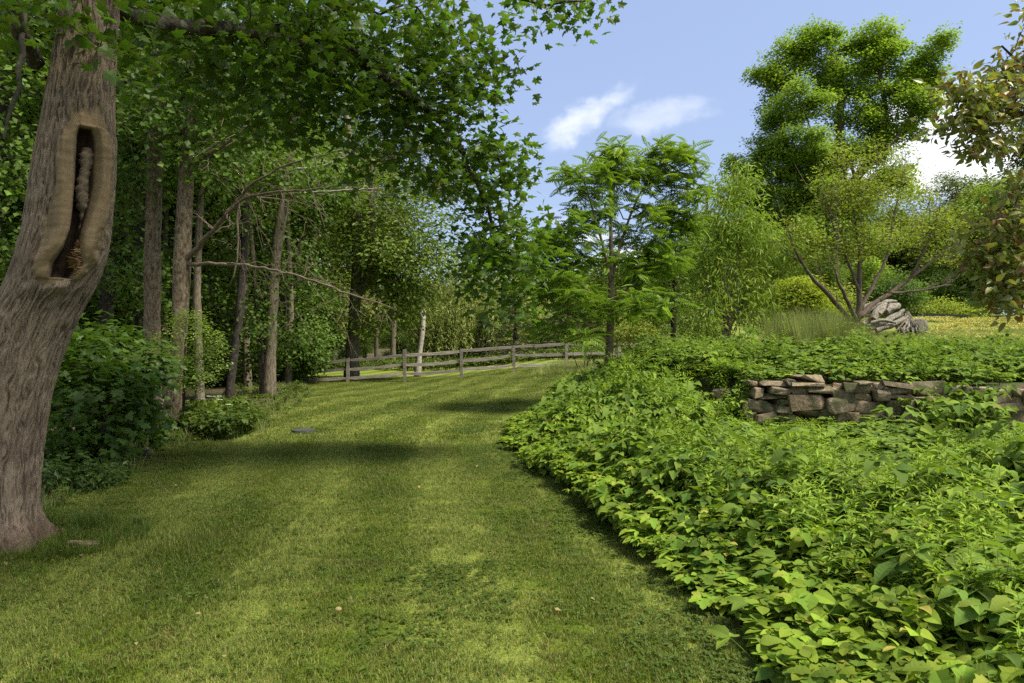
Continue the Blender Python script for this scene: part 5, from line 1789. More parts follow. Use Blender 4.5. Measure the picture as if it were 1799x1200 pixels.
# crab apple with bronze leaves leaning in from the right
b = A([5.6, 6.1, Hs(5.6, 6.1) - .05])
st = [A([[*b, .09], [5.55, 6.1, 1.6, .075], [5.45, 6.1, 2.6, .06], [5.35, 6.1, 3.6, .04], [5.2, 6.1, 4.4, .02]]),
      W_([(1960, 500, 6.1, 8), (1900, 440, 6.1, 7), (1850, 420, 6.1, 5), (1790, 430, 6.1, 3)]),
      W_([(1975, 400, 6.1, 7), (1890, 280, 6.1, 6), (1800, 200, 6.1, 4), (1740, 170, 6.1, 2.4), (1680, 180, 6.1, 1.2)]),
      W_([(1970, 300, 6.1, 6), (1880, 190, 6.2, 5), (1800, 120, 6.3, 3), (1760, 80, 6.3, 1.5)])]
rw = np.random.default_rng(181)
cs = lobe_pts(lobe_px([(1690, 160, 6.1, 45, 22, .25, 12), (1740, 200, 6.1, 55, 36, .35, 24), (1790, 150, 6.2, 40, 46, .4, 22), (1680, 210, 6.1, 34, 20, .25, 7), (1730, 255, 6.1, 50, 16, .3, 12), (1765, 100, 6.3, 16, 26, .2, 5),
                        (1860, 200, 6.2, 60, 90, .5, 26), (1780, 400, 6.1, 50, 50, .35, 24), (1750, 470, 6.1, 45, 40, .35, 18), (1720, 430, 6.2, 25, 30, .25, 6), (1780, 520, 6.0, 35, 30, .3, 12), (1840, 460, 6.0, 50, 80, .4, 18), (1860, 0, 6.3, 80, 60, .6, 10), (1790, 330, 6.2, 25, 30, .3, 6)]), rw)
o = thing('crabapple_tree', b, 'crab apple with bronze and dark green leaves leaning in over the wall', 'tree')
ch, _ = grow([resample(q, .12) for q in st], cs, rw, k=.15, step=.1, bow=.05, jit=.06, tip=.0025, hmin=1.3, below=.1)
mb = MB()
for q in st:
    q = resample(q, .12)
    tube(mb, q[:, :3], q[:, 3], 8, rough=.04, rng=rw)
for pts, rad in ch:
    tube(mb, pts, rad, 5, .5, 0, cap=False)
link('trunk', mb.mesh('trunk', M['bark_dark'], b, smooth=True), o)
cm = MB()
tv, tf = blade_template(.25, 4, .14, .22)
leaf_cloud(cm, (tv, tf), cs, rw, 21, .09, .088, flat=.4, droop=.3, ctint=.3)
link('crown', cm.mesh('crown', M['plum'], b), o)

# ------------------------------------------------------------------ rail fence
def fence():
    # (px, post top py, top rail py, middle rail py, bottom rail py) read along the run; ends hidden
    dF = 29.0
    posts = [(420, 638, 640, 655, 671), (525, 650, 640, 654, 669), (611, 630, 632, 649, 665), (711, 614, 624, 640, 656), (810, 613, 617, 634, 650), (903, 607, 610, 624, 641), (995, 603, 605, 622, 639), (1088, 602, 604, 620, 638), (1180, 600, 603, 619, 637)]
    o = thing('rail_fence', P(711, 672, dF), 'weathered grey three rail wooden fence across the far end of the lawn', 'fence')
    base = np.asarray(o.location)
    r = np.random.default_rng(4)
    pos = []
    for px, pt, *rails in posts:
        x = (px - 899.5) / 1200 * dF
        yy = dF + (.4 if px < 525 else 0)
        mb = MB()
        zt = CAMZ + (600 - pt) / 1200 * dF
        z0 = Hs(x, yy) - .1
        w = .12
        lean = r.normal(0, .012)
        n = 5
        q = np.linspace(0, 1, n)
        V = []
        for k in q:
            zz = z0 + (zt - z0) * k
            ww = w / 2 * (1 + r.normal(0, .04))
            V += [[x + lean * (zz - z0) + sx * ww, yy + sy * ww, zz + (.03 if (k == 1 and sx > 0) else 0)] for sx, sy in ((-1, -1), (1, -1), (1, 1), (-1, 1))]
        F = []
        for k in range(n - 1):
            for j in range(4):
                a, b_ = k * 4 + j, k * 4 + (j + 1) % 4
                F += [[a, b_, b_ + 4], [a, b_ + 4, a + 4]]
        t4 = (n - 1) * 4
        F += [[t4, t4 + 1, t4 + 2], [t4, t4 + 2, t4 + 3]]
        mb.add(V, F)
        link('post', mb.mesh('post', M['rail'], base), o)
        pos.append((x, yy, [CAMZ + (600 - v) / 1200 * dF for v in rails]))
    for (xa, ya, ra), (xb, yb, rb) in zip(pos[:-1], pos[1:]):
        for k in range(3):
            if k == 0 and xb < -8.5:
                continue
            n = 7
            q = np.linspace(-.03, 1.03, n)
            sag = -.035 * math.sin(math.pi * .5) * r.uniform(0, 1.5)
            V = []
            off = .015 * r.standard_normal(2)
            for j, t_ in enumerate(q):
                c = A([xa + (xb - xa) * t_, ya + (yb - ya) * t_ - .02 + .045 * (k % 2), ra[k] + (rb[k] - ra[k]) * t_ + sag * math.sin(math.pi * min(max(t_, 0), 1)) + off[0] * (1 - t_) + off[1] * t_])
                c[2] += r.normal(0, .006)
                h = .062 * (.55 if j in (0, n - 1) else 1) * (1 + r.normal(0, .08))
                d_ = .03
                V += [c + A([0, -d_, -h]), c + A([0, d_, -h * .9]), c + A([0, d_ * .6, h]), c + A([0, -d_ * .7, h * .9])]
            F = []
            for kk in range(n - 1):
                for j in range(4):
                    a, b_ = kk * 4 + j, kk * 4 + (j + 1) % 4
                    F += [[a, a + 4, b_ + 4], [a, b_ + 4, b_]]
            F += [[0, 1, 2], [0, 2, 3], [(n - 1) * 4, (n - 1) * 4 + 2, (n - 1) * 4 + 1], [(n - 1) * 4, (n - 1) * 4 + 3, (n - 1) * 4 + 2]]
            mb = MB()
            mb.add(V, F)
            link('rail', mb.mesh('rail', M['rail'], base), o)


fence()


# ------------------------------------------------------------------ stone wall
def rock_mesh(name, sx, sy, sz, seed, mat='stone', k=30, power=.42, origin=None):
    r = np.random.default_rng(seed)
    v = nrm(r.standard_normal((k, 3)))
    v = np.sign(v) * np.abs(v) ** power
    v = v / np.maximum(np.abs(v).max(1, keepdims=True), 1e-6) * r.uniform(.86, 1.0, (k, 1))
    v = v * A([sx, sy, sz]) / 2
    v[:, 0] += v[:, 2] * r.uniform(-.25, .25)
    v[:, 2] += v[:, 0] * r.uniform(-.12, .12)
    bm = bmesh.new()
    for p in v:
        bm.verts.new(p)
    res = bmesh.ops.convex_hull(bm, input=bm.verts)
    bmesh.ops.delete(bm, geom=[g for g in res['geom_interior'] if isinstance(g, bmesh.types.BMVert)], context='VERTS')
    bmesh.ops.dissolve_limit(bm, angle_limit=R(12), verts=bm.verts, edges=bm.edges)
    bmesh.ops.bevel(bm, geom=list(bm.edges), offset=min(sx, sy, sz) * .03, segments=1, affect='EDGES')
    me = bpy.data.meshes.new(name)
    bm.to_mesh(me)
    bm.free()
    me.materials.append(M[mat])
    return me


wall_rows = [(95, 150, 105, 135), (190, 330, 108, 138), (330, 392, 95, 140), (385, 552, 70, 112), (368, 560, 110, 132), (365, 470, 130, 182), (470, 635, 130, 178), (235, 365, 142, 187), (120, 182, 148, 207),
             (635, 700, 122, 162), (695, 852, 122, 178), (635, 757, 162, 232), (760, 868, 176, 230), (358, 575, 178, 282), (515, 586, 222, 292), (585, 762, 210, 300), (765, 885, 232, 312), (548, 705, 278, 360),
             (600, 700, 350, 395), (775, 860, 108, 126), (870, 960, 118, 160), (945, 1132, 122, 154), (958, 1132, 154, 190), (1135, 1342, 115, 202), (1340, 1440, 138, 178), (1400, 1500, 140, 200), (1498, 1622, 146, 212), (1618, 1722, 158, 236), (1420, 1540, 196, 236), (1728, 1810, 152, 206), (1812, 1870, 160, 246), (1735, 1812, 200, 246),
             (880, 965, 165, 230), (962, 1120, 190, 226), (962, 1092, 222, 322), (1095, 1125, 230, 320), (1122, 1272, 204, 268), (1270, 1402, 200, 290), (1416, 1605, 228, 306), (1600, 1850, 240, 302), (1606, 1668, 303, 372), (1668, 1860, 304, 392),
             (1490, 1608, 306, 372), (1625, 1725, 376, 424), (1725, 1860, 392, 440), (910, 1042, 325, 380), (288, 372, 222, 262), (95, 255, 228, 305), (58, 115, 222, 292), (58, 140, 300, 342), (182, 342, 188, 222), (262, 365, 262, 310),
             (140, 270, 305, 345), (270, 400, 310, 352), (400, 548, 285, 340), (760, 890, 312, 360), (1045, 1170, 322, 372), (1100, 1260, 268, 324), (1262, 1420, 290, 340), (1180, 1330, 330, 372), (1340, 1490, 340, 380), (885, 960, 232, 322),
             (700, 770, 300, 350), (20, 100, 255, 310), (1420, 1490, 300, 342)]
wbase = A([4.2, 11.6, .15])
wall = thing('stone_wall', wbase, 'old dry stone retaining wall of brown fieldstones above the bank', 'wall')
for k, (x0, x1, y0, y1) in enumerate(wall_rows):
    px0, px1 = 1290 + x0 / 3.534, 1290 + x1 / 3.534
    py0, py1 = 640 + y0 / 3.534, 640 + y1 / 3.534
    pc = (px0 + px1) / 2
    d = 11.6 - (pc - 1310) / 489 * 1.05
    c = P(pc, (py0 + py1) / 2, d)
    w, h = (px1 - px0) / 1200 * d * 1.12, (py1 - py0) / 1200 * d * 1.2
    r = np.random.default_rng(500 + k)
    dep = r.uniform(.34, .46)
    o = link('stone', rock_mesh('stone', w, dep, h, 900 + k), wall, c - wbase + A([0, dep / 2 - .05 + r.uniform(-.05, .07), 0]))
    o.rotation_euler = (r.normal(0, .04), r.normal(0, .05), -.10 + r.normal(0, .08))
# the wall goes on beyond the frame
r = np.random.default_rng(77)
x = 8.1
while x < 13.0:
    w = r.uniform(.3, .6)
    z = .12
    while z < .86:
        h = r.uniform(.14, .26)
        o = link('stone', rock_mesh('stone', w * 1.02, .4, h * 1.05, r.integers(1e6)), wall, A([x + w / 2, wall_y(x) - .85 * (x - 8) * .25 + .15, z + h / 2]) - wbase)
        z += h
    x += w
# loose stones on the mound at the left end of the old wall
for k, (px, py, d, sx, sz, lab) in enumerate([(1210, 654, 13.6, .46, .16, 'flat grey stone lying on the mound beside the goldenrod'), (1180, 662, 13.4, .34, .16, 'dark stone half buried in leaves on the mound'),
                                              (1157, 668, 13.3, .2, .10, 'small brown stone left of the dark mound stone'), (1250, 668, 12.6, .40, .15, 'tan stone between mound and wall end'), (1268, 690, 12.2, .36, .18, 'brown stone fallen off the wall end')]):
    o = link('loose_stone', rock_mesh('loose_stone', sx, .34, sz, 1200 + k), None, P(px, py, d), label=lab, cat='stone', group='loose stones on the mound')
    o.rotation_euler = (0, .05, k * .7)
# boulder by trunk B
o = link('boulder', rock_mesh('boulder', .5, .5, .55, 1301, k=40), None, gz(288, 14.4, .22), label='mossy boulder between the two flaky trunks', cat='boulder')

# ------------------------------------------------------------------ log pile
def log(rows, label, name='driftwood_log', sides=14, gn=.18, seed=0, hollow=False):
    r = np.random.default_rng(seed)
    s = resample(A([[*P(px, py, d), hw / 1200 * d] for px, py, d, hw in rows]), .09)
    n = len(s)
    base = s[0, :3]
    o = thing(name, base, label, 'log', 'logs and roots of the wood pile')
    mb = MB()
    a = np.arange(sides) / sides * 6.283
    nn = noise3(np.stack([np.cos(a)[None] * 1.5 + 0 * s[:, :1], np.sin(a)[None] * 1.5 + 0 * s[:, :1], (np.arange(n) * .35)[:, None] + seed * 3.1 + 0 * a[None]], -1))
    pts, rad = s[:, :3], s[:, 3]
    tg = nrm(np.gradient(pts, axis=0))
    u = nrm(np.cross(tg, A([0, .3, 1.0])))
    w = np.cross(tg, u)
    rr_ = rad[:, None] * (1 + gn * 1.6 * nn)
    V = pts[:, None] + rr_[..., None] * (np.cos(a)[None, :, None] * u[:, None] + np.sin(a)[None, :, None] * w[:, None])
    i = np.arange(n - 1)[:, None] * sides
    j = np.arange(sides)[None]
    k = (j + 1) % sides
    q = np.stack([i + j, i + k, i + sides + k, i + sides + j], -1).reshape(-1, 4)
    mb.add(V.reshape(-1, 3), np.concatenate([q[:, [0, 1, 2]], q[:, [0, 2, 3]]]))
    link('bark', mb.mesh('bark', M['log'], base, smooth=True), o)
    for e, sg in ((0, -1), (n - 1, 1)):
        mb = MB()
        ring = V[e]
        ctr = pts[e] + tg[e] * sg * .01
        if hollow and e == 0:
            inner = ctr + (ring - ctr) * .55
            deep_ = inner - tg[e] * sg * .25
            VV = np.concatenate([ring, inner, deep_, (ctr - tg[e] * sg * .25)[None]])
            F = []
            for q_ in range(sides):
                q2 = (q_ + 1) % sides
                F += [[q_, q2, sides + q2], [q_, sides + q2, sides + q_], [sides + q_, sides + q2, 2 * sides + q2], [sides + q_, 2 * sides + q2, 2 * sides + q_], [2 * sides + q_, 2 * sides + q2, 3 * sides]]
            mb.add(VV, F)
        else:
            VV = np.concatenate([ring, ctr[None]])
            mb.add(VV, [[q_, (q_ + 1) % sides, sides] for q_ in range(sides)])
        link('cut_end', mb.mesh('cut_end', M['logcut'], base), o)
    return o


DL = 24.0
log([(1526, 577, DL - .2, 5.5), (1545, 570, DL - .1, 6.5), (1565, 561, DL + .1, 6.5), (1583, 551, DL + .3, 5)], 'long pale grey log slanting up along the front of the wood pile', seed=1, gn=.25)
log([(1540, 581, DL - .3, 4), (1562, 574, DL - .2, 5), (1590, 560, DL + .1, 4.5)], 'second slanting log just under the long pale one', seed=6, gn=.25)
log([(1533, 561, DL + .1, 6), (1540, 551, DL + .3, 8), (1548, 540, DL + .6, 7)], 'hollow orange brown stump with a round hole on the left of the wood pile', seed=2, hollow=True)
log([(1544, 552, DL + .15, 4.5), (1550, 543, DL + .35, 6), (1556, 534, DL + .6, 4)], 'smaller hollow stump leaning on the orange brown one', seed=12, hollow=True, gn=.25)
log([(1556, 549, DL + .5, 5), (1566, 541, DL + .7, 8), (1578, 538, DL + .9, 5)], 'knotted grey root chunk at the top right of the wood pile', seed=3, gn=.4)
log([(1548, 537, DL + 1.0, 4), (1560, 531, DL + 1.1, 5), (1574, 530, DL + 1.2, 3.5)], 'topmost pale weathered piece on the wood pile', seed=4, gn=.4)
log([(1512, 558, DL + .4, 3.5), (1522, 548, DL + .6, 4.5), (1536, 538, DL + .8, 4), (1546, 533, DL + .9, 3)], 'curved brown log arching over the back of the wood pile', seed=5, gn=.25)
log([(1510, 544, DL + 1.0, 3), (1524, 536, DL + 1.1, 3.5), (1541, 529, DL + 1.2, 2.5)], 'thin pale log behind the curved brown log', seed=9)
log([(1560, 566, DL - .1, 3), (1575, 556, DL, 3.5), (1588, 545, DL + .2, 3)], 'thin grey log between the knotted chunk and the root plate', seed=10, gn=.25)
log([(1514, 572, DL + .1, 4.5), (1524, 566, DL + .3, 6), (1534, 566, DL + .5, 5)], 'dark root lump at the left foot of the wood pile', seed=11, gn=.45)
log([(1472, 590, DL - .6, 4.5), (1482, 584, DL - .5, 7.5), (1494, 577, DL - .3, 7)], 'short tan stump lying apart left of the wood pile', seed=7, hollow=True)
log([(1530, 567, DL - .3, 2.5), (1552, 562, DL - .3, 2.8), (1574, 567, DL - .3, 2.2)], 'thin bent branch resting across the wood pile front', seed=8)


def root_plate():
    r = np.random.default_rng(12)
    b = P(1606, 586, DL)
    o = thing('root_plate', b, 'grey upturned root plate of matted roots at the right end of the wood pile', 'stump', 'logs and roots of the wood pile')
    mb = MB()
    top = P(1594, 555, DL + .3)
    for k in range(90):
        a = r.uniform(-1, 1)
        end = P(1603 + a * 26, 587 + r.normal(0, 1.5), DL - .2 + r.uniform(-.25, .5))
        m = 7
        q = np.linspace(0, 1, m)
        pts = top + (end - top) * q[:, None] + r.standard_normal((m, 3)) * .03 + r.standard_normal(3) * .04
        tube(mb, pts, (.045 * (1 - q) + .012) * r.uniform(.5, 1.2), 4, cap=False)
    link('roots', mb.mesh('roots', M['log'], b), o)
    me = rock_mesh('root_core', 1.05, .5, .55, 99, mat='log', k=40)
    link('root_core', me, o, (P(1602, 574, DL + .4) - b))


root_plate()
# two pale poles leaning in front of the pile
for k, (rows, lab) in enumerate([([(1492, 563, 22.8, 1.6), (1506, 580, 22.6, 1.5), (1525, 600, 22.4, 1.2)], 'thin pale pole propped against the fruit tree trunk'), ([(1570, 586, 23.4, 1.4), (1585, 570, 23.5, 1.4), (1597, 556, 23.7, 1)], 'short pale stick leaning on the root plate')]):
    s = A([[*P(px, py, d), hw / 1200 * d] for px, py, d, hw in rows])
    mb = MB()
    tube(mb, s[:, :3], s[:, 3], 6)
    link('pole', mb.mesh('pole', M['dead'], s[0, :3]), None, s[0, :3], label=lab, cat='pole')

# yellow stonecrop patch and dry meadow grass on the upper ground
def sedum(seed):
    r = np.random.default_rng(seed)
    mb = MB()
    n = 90
    p = np.stack([r.uniform(-.3, .3, n), r.uniform(-.3, .3, n), r.uniform(.03, .12, n)], -1)
    leaves(mb, T_WIDE, p, A([0, 0, 1.0]) + .5 * r.standard_normal((n, 3)), r.standard_normal((n, 3)) * A([1, 1, .2]), r.uniform(.035, .06, n), r.random(n))
    return mb.mesh('stonecrop', M['yellow'])


sed_c = proto_coll('stonecrop', [sedum(k) for k in range(3)])
X = rng.uniform(12, 27, 5200)
Y = rng.uniform(21, 34, 5200)
pxx = 899.5 + X / Y * 1200
nz_s = fbm(np.stack([X * .5, Y * .5, X * 0], -1))
k = (pxx > 1590 - 40 * (Y < 24)) & (pxx < 1860) & (nz_s > -.12) & (Y > 22.5 + 2.0 * (pxx < 1640))
X, Y = X[k], Y[k]
n = len(X)
scatter('stonecrop_patch', np.stack([X, Y, H(X, Y)], -1), np.stack([0 * X, 0 * X, rng.uniform(0, 6, n)], -1), np.ones((n, 3)) * rng.uniform(.7, 1.2, (n, 1)), rng.integers(0, 3, n), sed_c, 'bright yellow flowering stonecrop carpet on the rise')


def tuft(seed, n, h, w, spread, mat, lean=.35):
    r = np.random.default_rng(seed)
    mb = MB()
    for k in range(n):
        a = r.uniform(0, 6.28)
        p0 = A([math.cos(a), math.sin(a), 0]) * r.uniform(0, spread)
        hh = h * r.uniform(.6, 1.1)
        ln = r.uniform(.05, lean) * hh
        b = a + r.normal(0, .6)
        q = np.linspace(0, 1, 5)
        c = p0 + np.stack([math.cos(b) * ln * q ** 2, math.sin(b) * ln * q ** 2, hh * q * (1 - .08 * q)], -1)
        sd = A([-math.sin(b), math.cos(b), 0])
        ww = w * (1 - q) * .5 + .0005
        V = np.concatenate([c - sd * ww[:, None], c + sd * ww[:, None]])
        F = [f for i in range(4) for f in ((i, i + 5, i + 6), (i, i + 6, i + 1))]
        mb.add(V, F, r.random())
    return mb.mesh('grass_tuft', M[mat])


tall_c = proto_coll('tall_grass', [tuft(s, 46, 1.0, .010, .16, 'tallgrass') for s in range(4)])


def zone(n, fx, y0, y1, x0, x1):
    X = rng.uniform(x0, x1, n)
    Y = rng.uniform(y0, y1, n)
    k = fx(X, Y, 899.5 + X / Y * 1200)
    return X[k], Y[k]


def sc_simple(name, X, Y, coll, nk, s0, s1, label, zs=1.0):
    n = len(X)
    s_ = rng.uniform(s0, s1, n)
    return scatter(name, np.stack([X, Y, H(X, Y) - .01], -1), np.stack([rng.normal(0, .08, n), rng.normal(0, .08, n), rng.uniform(0, 6, n)], -1), np.stack([s_, s_, s_ * zs], -1), rng.integers(0, nk, n), coll, label)


X, Y = zone(3000, lambda x, y, px: (px + 60 * noise3(np.stack([x * 1.3, y * 1.3, x * 0 + 5], -1)) > 1350) & (px + 60 * noise3(np.stack([x * 1.3, y * 1.3, x * 0 + 9], -1)) < 1505) & (noise3(np.stack([x * 1.1, y * 1.1, x * 0], -1)) > -.15), 15, 20.5, 5, 12)
sc_simple('tall_grass', X, Y, tall_c, 4, .35, 1.05, 'tall blue green grass standing in front of the bright shrub', 1.25)
dry_c = proto_coll('meadow_grass', [tuft(60 + s, 60, .22, .010, .22, 'tallgrass', .8) for s in range(3)])
X, Y = zone(5200, lambda x, y, px: (px > 1480) & (px < 1880), 15.6, 27, 7, 22)
sc_simple('meadow_grass', X, Y, dry_c, 3, .5, 1.0, 'short dry meadow grass on the upper ground')
# weeds and grass along the wood edge
edge_c = proto_coll('edge_weeds', [goutweed(80 + s, .20, 10, .06, 'ivy') for s in range(3)] + [tuft(90 + s, 30, .25, .006, .10, 'tallgrass', .7) for s in range(3)])
X, Y = zone(7000, lambda x, y, px: (left_s(x, y) > -.15 + .2 * fbm(np.stack([x, y, x * 0], -1))) & (left_s(x, y) < 2.6) & (px > -60) & ~((y < 6.3) & (x < -3.3) & (y > 4.8) & (np.hypot(x + 3.93, y - 5.4) < .55)), 4.5, 34, -18, -3)
n = len(X)
sc_simple('woodland_weeds', X, Y, edge_c, 6, .5, 1.1, 'low weeds and grass tufts along the foot of the wood')
X, Y = zone(1500, lambda x, y, px: (np.hypot((px - 385) / 60, (y - 12.6) / 1.7) < 1), 10.5, 15, -8, -3)
sc_simple('woodland_weeds', X, Y, edge_c, 3, .9, 1.6, 'rounded clump of green weeds at the lawn edge', 1.3)
X, Y = zone(1500, lambda x, y, px: (np.hypot(x + 4.0, y - 5.35) > .40) & (np.hypot((x + 3.9) / 1.0, (y - 5.5) / .6) < 1) & (x > -5.2), 4.6, 6.6, -5.4, -2.9)
sc_simple('trunk_foot_grass', X, Y, proto_coll('foot_grass', [tuft(120 + q, 22, .16, .0045, .07, 'ivy', .8) for q in range(3)]), 3, .4, 1.0, 'uncut grass and weeds round the foot of the hollow maple')
X, Y = zone(800, lambda x, y, px: (x > 3.9) & (y > wall_y(x) - .6) & (y < wall_y(x) - .10) & (noise3(np.stack([x * 1.3, y * 0, x * 0], -1)) > .28 - .3 * (px > 1560)), 9.5, 12, 3.9, 10)
cover_scatter('wall_foot_plants', X, Y, 'leafy plants growing up against the stone wall', 1.1)
X, Y = zone(900, lambda x, y, px: (x > 3.9) & (y > wall_y(x) + .12) & (y < wall_y(x) + .5) & (noise3(np.stack([x * 2.2, y * 0 + 3, x * 0], -1)) > .1), 9.5, 13, 3.9, 10)
cover_scatter('wall_top_plants', X, Y, 'leafy plants trailing over the top of the stone wall', .4)
X, Y = zone(420, lambda x, y, px: (edge_s(x, y) > .8) & (y > np.where(x > 3.9, wall_y(x) + .5, 11)) & (noise3(np.stack([x * .8, y * .8, x * 0 + 2], -1)) > -.1), 11, 16, 1.5, 13)
sc_simple('terrace_weeds', X, Y, proto_coll('terrace_weed', [goldenrod(140, .62, 2), bramble(141, .52, 7, .10), goldenrod(142, .5, 3), bramble(143, .42, 8, .085)]), 4, .7, 1.2, 'taller weeds sticking up out of the terrace ground cover', 1.25)
# far lawn strip of plants at fence foot
X, Y = zone(900, lambda x, y, px: (px > 930) & (px < 1180) & (edge_s(x, y) > -1.2), 25, 31, 0, 8)
sc_simple('meadow_grass', X, Y, dry_c, 3, .8, 1.6, 'unmown grass at the fence foot behind the walnut')
X, Y = zone(1100, lambda x, y, px: (px > 480) & (px < 1150), 40, 50, -16, 10)
sc_simple('meadow_grass', X, Y, edge_c, 3, 1.5, 3.0, 'low leafy growth beyond the fence')


# ------------------------------------------------------------------ single plants that stand out on the bank (with their leaves as parts)
LEAFS = {}


def leaf_mesh(key, T, mat, t):
    if (key, t) not in LEAFS:
        mb = MB()
        mb.add(T[0], T[1], t)
        LEAFS[(key, t)] = mb.mesh('leaf', M[mat])
    return LEAFS[(key, t)]


def leaf_obj(parent, p, d, n, size, key, T, mat, t):
    n = nrm(A(n, ))
    d = nrm(d - n * (d @ n))
    x = np.cross(d, n)
    o = link('leaf', leaf_mesh(key, T, mat, t), parent)
    mm = Matrix([[x[0] * size, d[0] * size, n[0] * size, p[0]], [x[1] * size, d[1] * size, n[1] * size, p[1]], [x[2] * size, d[2] * size, n[2] * size, p[2]], [0, 0, 0, 1]])
    o.matrix_local = mm
    return o


def big_plant(px, py, d, h, ls, n, label, seed, t0=.6, group='broad leaved bramble plants on the bank'):
    """(px,py) is where its top shows at depth d"""
    r = np.random.default_rng(seed)
    x = (px - 899.5) / 1200 * d
    zt = CAMZ + (600 - py) / 1200 * d
    b = A([x, d, Hs(x, d)])
    h = zt - b[2]
    o = thing('bramble_plant', b, label, 'plant', group)
    mb = MB()
    for k in range(n):
        a = k * 2.4 + r.uniform(-.3, .3)
        f = r.uniform(.55, 1.0) if k else 1.0
        rad = ls * (1.6 if k else .2) * r.uniform(.5, 1.1)
        q = np.linspace(0, 1, 6)
        pts = np.stack([math.cos(a) * rad * q ** 1.5, math.sin(a) * rad * q ** 1.5, h * f * q], -1)
        tube(mb, pts, .0035 * (1 - .5 * q), 4, cap=False)
        tip = pts[-1]
        for j, bb in enumerate((a, a + 1.3, a - 1.3)):
            dd = A([math.cos(bb), math.sin(bb), r.uniform(-.3, .1)])
            nn = A([0, -.15, 1.0]) + .18 * r.standard_normal(3)
            leaf_obj(o, tip, dd, nn, ls * r.uniform(.85, 1.15) * (1.15 if j == 0 else .9), 'big', T_BIG, 'bramble', round(min(1, max(0, t0 + r.normal(0, .2))), 1))
    link('stem', mb.mesh('stem', M['bramble']), o)


bp_ = [(1420, 985, 4.1, .13, 5, 'broad yellow green bramble with drooping leaves above the bank edge'), (1340, 1062, 3.7, .11, 4, 'bramble sprig overhanging the lawn at the near bank edge'),
       (1330, 1130, 3.35, .12, 4, 'lowest big leaved bramble by the clover at the lawn edge'), (1640, 1068, 3.6, .12, 3, 'blue green bramble leaves among the goldenrod near the front'),
       (1475, 940, 4.8, .14, 5, 'large bramble in the middle of the bank with wide flat leaves'), (1590, 715, 9.3, .19, 11, 'tall bramble in front of the stone wall'),
       (1690, 705, 9.0, .20, 12, 'big bramble clump right before the wall'), (1450, 755, 9.2, .18, 8, 'bramble below the brown block of the wall'),
       (1770, 770, 7.6, .16, 6, 'dark bramble below the right end of the wall'), (1210, 690, 11.8, .17, 6, 'bramble at the left end of the old wall'),
       (1165, 700, 12.0, .16, 5, 'bramble right of the walnut foot'), (1080, 740, 11.0, .15, 5, 'bramble on the bank below the walnut'),
       (1000, 760, 10.0, .14, 5, 'bramble near the lawn bend'), (1300, 745, 10.0, .16, 6, 'bramble beneath the left end of the wall'), (1730, 880, 5.2, .12, 4, 'pale bramble right of the white flowers')]
for k, (px, py, d, ls, n, lab) in enumerate(bp_):
    big_plant(px, py, d, 0, ls, n, lab, 700 + k)

# goldenrods that stand out: each one a thing
gm = [goldenrod(200 + k, .60, 1) for k in range(4)]
gpos = [(1512, 1005, 3.9, 'tall goldenrod stem left of the white flower heads'), (1585, 1015, 3.8, 'goldenrod stem at the centre of the near cluster'), (1550, 1040, 3.7, 'short goldenrod right of the leftmost near stem'), (1610, 1055, 3.6, 'goldenrod stem close behind the blue green bramble leaves'),
        (1715, 1065, 3.5, 'goldenrod rising near the lower right corner'), (1735, 985, 4.3, 'goldenrod with pale tip by the right frame side'), (1740, 1110, 3.3, 'front most goldenrod of the lower right corner'), (1620, 985, 4.2, 'goldenrod behind the near cluster'),
        (1340, 885, 5.6, 'goldenrod in the middle of the bank'), (1370, 890, 5.5, 'goldenrod right of the middle bank stem'), (1255, 790, 8.0, 'left goldenrod of the tall mid bank clump'), (1290, 800, 7.6, 'central goldenrod of the tall mid bank clump'),
        (1350, 800, 7.4, 'right goldenrod of the tall mid bank clump'), (1185, 715, 11.0, 'yellow tipped goldenrod below the mound stones'), (1150, 725, 10.6, 'yellow tipped goldenrod left of the mound stones'), (1790, 820, 6.3, 'goldenrod at the right under the wall')]
for k, (px, py, d, lab) in enumerate(gpos):
    x = (px - 899.5) / 1200 * d
    z0 = Hs(x, d)
    zt = CAMZ + (600 - py) / 1200 * d
    o = link('goldenrod_plant', gm[k % 4], None, (x, d, z0), label=lab, cat='plant', group='goldenrod stems on the bank')
    sc_ = max(.35, (zt - z0) / .56)
    o.scale = (min(sc_, 1.25), min(sc_, 1.25), sc_)
    o.rotation_euler = (0, 0, k * 1.3)


# white flower heads
def umbel(px, py, d, label, seed, size=.05, grp='white flower heads'):
    r = np.random.default_rng(seed)
    x = (px - 899.5) / 1200 * d
    b = A([x, d, Hs(x, d)])
    h = CAMZ + (600 - py) / 1200 * d - b[2]
    o = thing('white_flower', b, label, 'flower', grp)
    mb = MB()
    q = np.linspace(0, 1, 5)
    tube(mb, np.stack([0 * q, 0 * q, h * q * .97], -1), .002 * (1 - .3 * q), 4, cap=False)
    for k in range(12):
        a = k * 2.4
        rr_ = size * math.sqrt((k + .5) / 12)
        tube(mb, A([[0, 0, h * .93], [math.cos(a) * rr_, math.sin(a) * rr_, h]]), [.0009, .0007], 3, cap=False)
    link('stem', mb.mesh('stem', M['cover']), o)
    mb = MB()
    n = 90
    a = r.uniform(0, 6.28, n)
    rr_ = size * np.sqrt(r.random(n))
    p = np.stack([np.cos(a) * rr_, np.sin(a) * rr_, h + .004 - rr_ * .15 + r.normal(0, .002, n)], -1)
    leaves(mb, T_WIDE, p, A([0, 0, 1.0]) + .4 * r.standard_normal((n, 3)), r.standard_normal((n, 3)) * A([1, 1, .1]), r.uniform(.007, .012, n), .5)
    link('petals', mb.mesh('petals', M['flower']), o)


